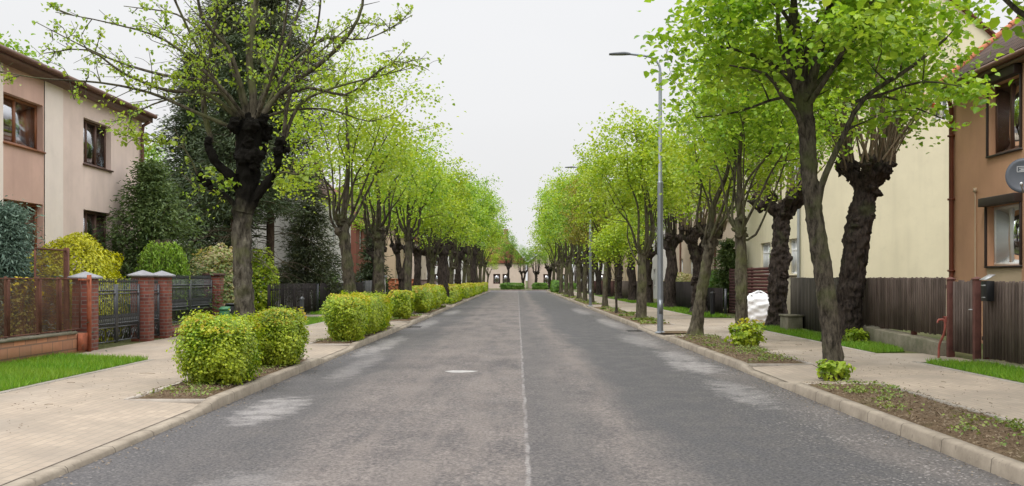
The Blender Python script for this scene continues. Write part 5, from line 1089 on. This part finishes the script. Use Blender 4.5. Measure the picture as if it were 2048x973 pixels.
def board_fence(name, label, x, y0, y1, z0, z1, mat, pitch, gapf=.12, post=2.2, pmat=None, plinth=None, group=None, top='flat', postw=.1, zfun=None, railside=1):
    e_ = empty(name, (x, y0, 0), label, 'fence', group); L = y1-y0; g = MB(); n = int(L/pitch)
    for i in range(n):
        y = (i+.5)*pitch; w_ = pitch*(1-gapf)/2; zt_ = z1+random.uniform(-.012, .012); zb = z0+random.uniform(-.015, .015)
        if top == 'round':
            V = [(0, y-w_, zb), (0, y+w_, zb), (0, y+w_, zt_-.05), (0, y+w_*.55, zt_-.008), (0, y-w_*.55, zt_-.008), (0, y-w_, zt_-.05)]
            A = [(a-.011, b, c) for a, b, c in V]+[(a+.011, b, c) for a, b, c in V]
            g.add(A, [(0, 1, 2, 5), (5, 2, 3, 4), (6, 11, 8, 7), (11, 10, 9, 8)]+[(i2, 6+i2, 6+(i2+1) % 6, (i2+1) % 6) for i2 in range(6)])
        else: g.box((-.011, y-w_, zb), (.011, y+w_, zt_))
    g.build('boards', mat, e_)
    for z in (z0+.22*(z1-z0), z0+.80*(z1-z0)): g = MB(); g.box((railside*.013, 0, z), (railside*.055, L, z+.07)); g.build('rail', mat, e_)
    k = max(1, round(L/post))
    for i in range(k+1): g = MB(); y = L*i/k; g.box((railside*.057, y-postw/2, .08), (railside*(.057+postw), y+postw/2, z1-.03)); g.build('post', pmat or mat, e_)
    if plinth: g = MB(); g.box((-.13, -.0, 0), (.16, L, plinth)); bevel(g.build('plinth', 'wallconc', e_), .012)
    return e_
board_fence('board_fence', 'dark vertical board fence in front of the drooping pine on the left', XF, 38.0, 46.5, .15, 1.45, 'darkfence', .26, .62, 2.1, railside=-1)
e_ = board_fence('board_fence', 'dark fence with slim metal posts running past the white house on the left', XF, 47.2, 60.5, .15, 1.45, 'darkfence', .15, .3, 2.6, 'iron', railside=-1)
board_fence('board_fence', 'grey board fence between dark fence and grey pillar on the left', XF, 61, 67.3, .15, 1.55, 'greyfence', .15, .08, 2.1, railside=-1)
e_ = empty('gate_pillar', (XF, 68.2, 0), 'grey plastered gate pillar with flat cap far on the left', 'pillar'); g = MB(); g.box((-.3, -.3, 0), (.3, .3, 1.75)); g.build('shaft', 'greystone', e_); g = MB(); g.box((-.38, -.38, 1.751), (.38, .38, 1.88)); g.build('cap', 'cap', e_)
def masonry_wall(label, x, y0, y1, h, mat, n):
    e_ = empty('garden_wall', (x, y0, 0), label, 'wall'); L = y1-y0; g = MB(); g.box((-.13, .31, 0), (.13, L-.31, .45)); g.build('plinth', mat, e_)
    for i in range(n+1):
        y = L*i/n; g = MB(); g.box((-.22, y-.3, 0), (.22, y+.3, h+.25)); p = g.build('pier', mat, e_); g = MB(); g.box((-.27, y-.35, h+.251), (.27, y+.35, h+.33)); g.build('cap', mat, p)
    for i in range(n):
        a, b = L*i/n+.31, L*(i+1)/n-.31; g = MB(); m = int((b-a)/.4)
        for k in range(m): y = a+(b-a)*(k+.5)/m; g.box((-.09, y-.10, .451), (.09, y+.10, h-.15))
        g.box((-.12, a, h-.149), (.12, b, h)); g.build('balustrade', mat, e_)
masonry_wall('orange balustraded garden wall with square piers far on the left', XF, 74, 89, 1.35, 'orange', 3); masonry_wall('mauve balustraded garden wall beyond the orange one', XF, 91, 112, 1.3, 'mauve', 4)

# ------------------------------------------------------------------ right boundary: pickets, gate, plinth
XR = 8.42
ya, yb = 20.15, yat(1703, XR)
board_fence('picket_fence', 'dark weathered picket fence on a mossy concrete plinth below the cream wall', XR, ya, yb, .50, 1.66, 'picket', .118, .26, 2.0, 'redpost', None, None, 'round')
e_ = C.objects[[o.name for o in C.objects if o.name.startswith('picket_fence')][-1]]
g = MB(); L = yb-ya; g.add([(-.16, 0, 0), (.18, 0, 0), (.18, L, 0), (-.16, L, 0), (-.16, 0, .37), (.18, 0, .37), (.18, L, .52), (-.16, L, .52)], [(0, 3, 2, 1), (4, 5, 6, 7), (0, 1, 5, 4), (1, 2, 6, 5), (2, 3, 7, 6), (3, 0, 4, 7)]); bevel(g.build('plinth', 'wallconc', e_), .015)
board_fence('picket_fence', 'dark picket fence right of the mailbox, running out at the right edge', XR, 12.5, yat(1962, XR), .20, 1.58, 'picket', .118, .26, 2.0, 'redpost', .16, None, 'round')
board_fence('board_fence', 'grey-brown close-boarded fence between the two big pollards', XR, yb+.05, 31.7, .15, 1.66, 'pickback', .15, .05, 2.0, None, None)
for px, lab in ((1903, 'red-brown gate post nearer the red standpipe'), (1956, 'red-brown gate post carrying the latch, next to the mailbox')):
    e_ = empty('gate_post', (XR-.02, yat(px, XR), 0), lab, 'gate post'); g = MB(); g.box((-.06, -.055, .05), (.06, .055, 1.60)); bevel(g.build('post', 'redpost', e_), .008); g = MB(); g.pyramid(0, 0, .15, .14, 1.601, 1.66, .02); g.build('cap', 'redpost', e_)
y0, y1 = yat(1956, XR)+.07, yat(1903, XR)-.07; e_ = empty('picket_gate', (XR, y0, 0), 'dark picket garden gate between two red-brown posts', 'gate'); g = MB(); n = int((y1-y0)/.112)
for i in range(n): y = (i+.5)*(y1-y0)/n; g.box((-.011, y-.046, .22), (.011, y+.046, 1.58+.02*math.sin(i*1.7)))
g.build('boards', 'picket', e_); g = MB(); g.box((.012, 0, .42), (.05, y1-y0, .49)); g.box((.012, 0, 1.30), (.05, y1-y0, 1.37)); g.build('rails', 'picket', e_)
g = MB(); g.tube([(-.012, .04, 1.05), (-.07, .04, 1.05), (-.07, .14, 1.05)], .012, 6); g.build('handle', 'metalgrey', e_)
ym_ = yat(1975, XR-.1); e_ = empty('mailbox', (XR-.10, ym_, 1.22), 'black mailbox with a pale sloping lid hung on the picket fence', 'mailbox'); g = MB(); g.box((-.07, -.12, 0), (.07, .12, .36)); bevel(g.build('body', 'black', e_), .015)
g = MB(); g.add([(-.085, -.135, .37), (.08, -.135, .46), (.08, .135, .46), (-.085, .135, .37), (-.085, -.135, .385), (.08, -.135, .475), (.08, .135, .475), (-.085, .135, .385)], [(0, 3, 2, 1), (4, 5, 6, 7), (0, 1, 5, 4), (1, 2, 6, 5), (2, 3, 7, 6), (3, 0, 4, 7)]); g.build('lid', 'metalgrey', e_)
g = MB(); g.box((-.078, -.09, .27), (-.071, .09, .29)); g.box((-.078, -.07, .06), (-.071, .07, .075)); g.build('slot', 'metalgrey', e_)
# red standpipe
e_ = empty('standpipe', (8.10, yat(1882, 8.10), ZP), 'faded red bent standpipe with a handwheel before the picket fence', 'standpipe'); g = MB(); g.tube(spline([(-.02, .06, 0), (-.01, .05, .25), (.03, -.05, .45), (.04, -.09, .58), (.04, -.09, .70)], .06), .024, 8); g.build('pipe', 'redpaint', e_, True)
g = MB(); g.tube([(.04, -.09, .70), (.04, -.09, .78)], .035, 8); g.tube([(.02, -.09, .74), (-.07, -.06, .74), (-.09, -.05, .68)], .022, 7); g.tube([(-.02, -.14, .79), (.10, -.04, .79)], .015, 6); g.build('tap', 'redpaint', e_, True)
# maroon plank gate and its yellow tag, shrubs, bag
XG = 9.2; y0, y1 = yat(1540, XG), yat(1447, XG); e_ = empty('plank_gate', (XG+.25, y0, 0), 'maroon horizontal plank gate behind the white builder bag', 'gate'); g = MB(); L = y1-y0
for k in range(15): g.box((-.014, .06, .14+k*.13), (.014, L-.06, .14+k*.13+.115))
g.build('planks', 'plank', e_)
for y in (0, L/2, L): g = MB(); g.box((.016, y-.05, .05), (.10, y+.05, 2.10)); g.build('post', 'plank', e_)
g = MB(); g.box((-.06, .08, 1.48), (-.016, .26, 2.08)); bevel(g.build('parcel_box', 'yellow', e_), .01)
# woven builder bag
g_ = np.random.default_rng(9); n, m = 40, 22; V = []
for j in range(m):
    f = j/(m-1); hgt = .02+.95*f
    for i in range(n):
        t_ = 2*math.pi*i/n; c_, s_ = math.cos(t_), math.sin(t_); k = 1/((abs(c_)**5+abs(s_)**5)**.2)
        bulge = .42+.05*math.sin(math.pi*min(1, f*1.1))-.16*max(0, f-.8)/.2
        fold_ = .022*math.sin(17*f+2.6*math.sin(2*t_+1))+.018*math.sin(30*f+3.4*math.sin(3*t_))+.012*math.sin(8*t_+6*f)
        V.append(((bulge+fold_)*k*c_, (bulge+fold_)*k*s_, hgt+.02*math.sin(3*t_)*f+.012*g_.normal()*f))
q = [(j*n+i, j*n+(i+1) % n, (j+1)*n+(i+1) % n, (j+1)*n+i) for j in range(m-1) for i in range(n)]
e_ = empty('builder_bag', (8.80, 37.5, ZP), 'full white woven builder bag with loop handles before the plank gate', 'bag'); g = MB(); g.add(V+[(0, 0, 1.0)], q, [((m-1)*n+i, (m-1)*n+(i+1) % n, m*n) for i in range(n)]); g.build('sack', 'bag', e_, True)
for pts in (((-.30, -.25, .93), (-.18, -.12, 1.02), (.02, -.02, 1.09), (.05, .03, 1.02)), ((.30, -.22, .92), (.22, -.10, 1.00), (.08, .0, 1.08), (.02, .05, 1.01)), ((-.28, .25, .92), (-.12, .18, 1.02), (.0, .05, 1.05))):
    g = MB(); g.tube(spline(pts, .05), .028, 6); g.build('handle', 'bag', e_, True)
e_ = empty('concrete_stub', (XR-.3, 30.4, ZP), 'low mossy concrete stub wall beside the knobbly pollard', 'wall'); g = MB(); g.box((-.22, -.45, -.02), (.22, .45, .42)); bevel(g.build('block', 'wallconc', e_), .02); g = MB(); g.box((-.25, -.48, .421), (.25, .48, .47)); g.build('coping', 'wallconc', e_)
e_ = empty('bollard', (8.0, yat(1425, 8.0), ZP), 'black post on the right verge left of the plank gate', 'bollard'); g = MB(); g.tube([(0, 0, 0), (0, 0, .95)], .10, 10); g.build('post', 'black', e_, True); g = MB(); g.tube([(0, 0, .951), (0, 0, 1.0)], [.12, .06], 10); g.build('cap', 'black', e_, True)
board_fence('board_fence', 'dark board fence between the plank gate and the rose-beige house', 8.62, 47.5, 61.5, .15, 1.5, 'darkfence', .17, .2, 2.3)
board_fence('board_fence', 'brown board fence farther down on the right', 8.62, 66.3, 90, .15, 1.5, 'picket', .2, .1, 2.6); board_fence('board_fence', 'brown board fence close to the far junction on the right', 8.62, 91, 125, .15, 1.5, 'plank', .25, .1, 3.5)
board_fence('board_fence', 'low metal fence in front of the green shrubs left of the plank gate', 8.62, 43.0, 46.8, .12, 1.25, 'darkfence', .17, .55, 1.9, 'iron')

# ------------------------------------------------------------------ street lamps
def lamp(loc, label):
    e_ = empty('street_lamp', loc, label, 'street lamp', 'grey steel street lamps on the right'); g = MB(); g.tube([(0, 0, 0), (0, 0, .02)], .16, 14); g.tube([(0, 0, .02), (0, 0, 1.6), (0, 0, 4.3)], [.088, .085, .082], 14, cap=False); g.build('lower_pole', 'steel', e_, True)
    g = MB(); g.tube([(0, 0, 4.3), (0, 0, 4.34), (0, 0, 7.45)], [.082, .058, .048], 12); g.build('upper_pole', 'steel', e_, True)
    g = MB(); g.tube(spline([(0, 0, 7.3), (-.02, 0, 7.62), (-.18, 0, 7.84), (-.42, 0, 7.92), (-.92, 0, 7.98)], .08), .035, 8); g.build('arm', 'steel', e_, True)
    g = MB(); V = []; prof = [(-.85, .04, .03), (-.92, .06, .045), (-1.02, .10, .055), (-1.12, .105, .05), (-1.32, .10, .035), (-1.46, .07, .02)]
    for x, wy, h in prof: V += [(x, -wy, 7.97), (x, -wy*.6, 7.97+h), (x, wy*.6, 7.97+h), (x, wy, 7.97), (x, wy*.7, 7.945), (x, -wy*.7, 7.945)]
    g.add(V, [(6*i+k, 6*i+(k+1) % 6, 6*i+6+(k+1) % 6, 6*i+6+k) for i in range(5) for k in range(6)]+[(0, 1, 2, 3), (0, 3, 4, 5), (30, 33, 32, 31), (30, 35, 34, 33)]); hd = g.build('lamp_head', 'lamphead', e_)
    g = MB(); g.box((-1.40, -.055, 7.938), (-1.06, .055, 7.944)); g.build('lens', 'lens', hd)
    g = MB(); g.box((-.05, -.0905, .55), (.05, -.086, .95)); g.build('access_door', 'steel', e_); return e_
lamp((4.08, 29.3, ZP-.02), 'near grey street lamp with a curved arm reaching over the road'); lamp((4.18, 58.8, ZP-.02), 'far grey street lamp, second along the right kerb')
g = MB(); sheet(g, 3.95+.13, 4.9, 28.7, 30.0, .104)
struct('lamp_plot', g, 'soil')
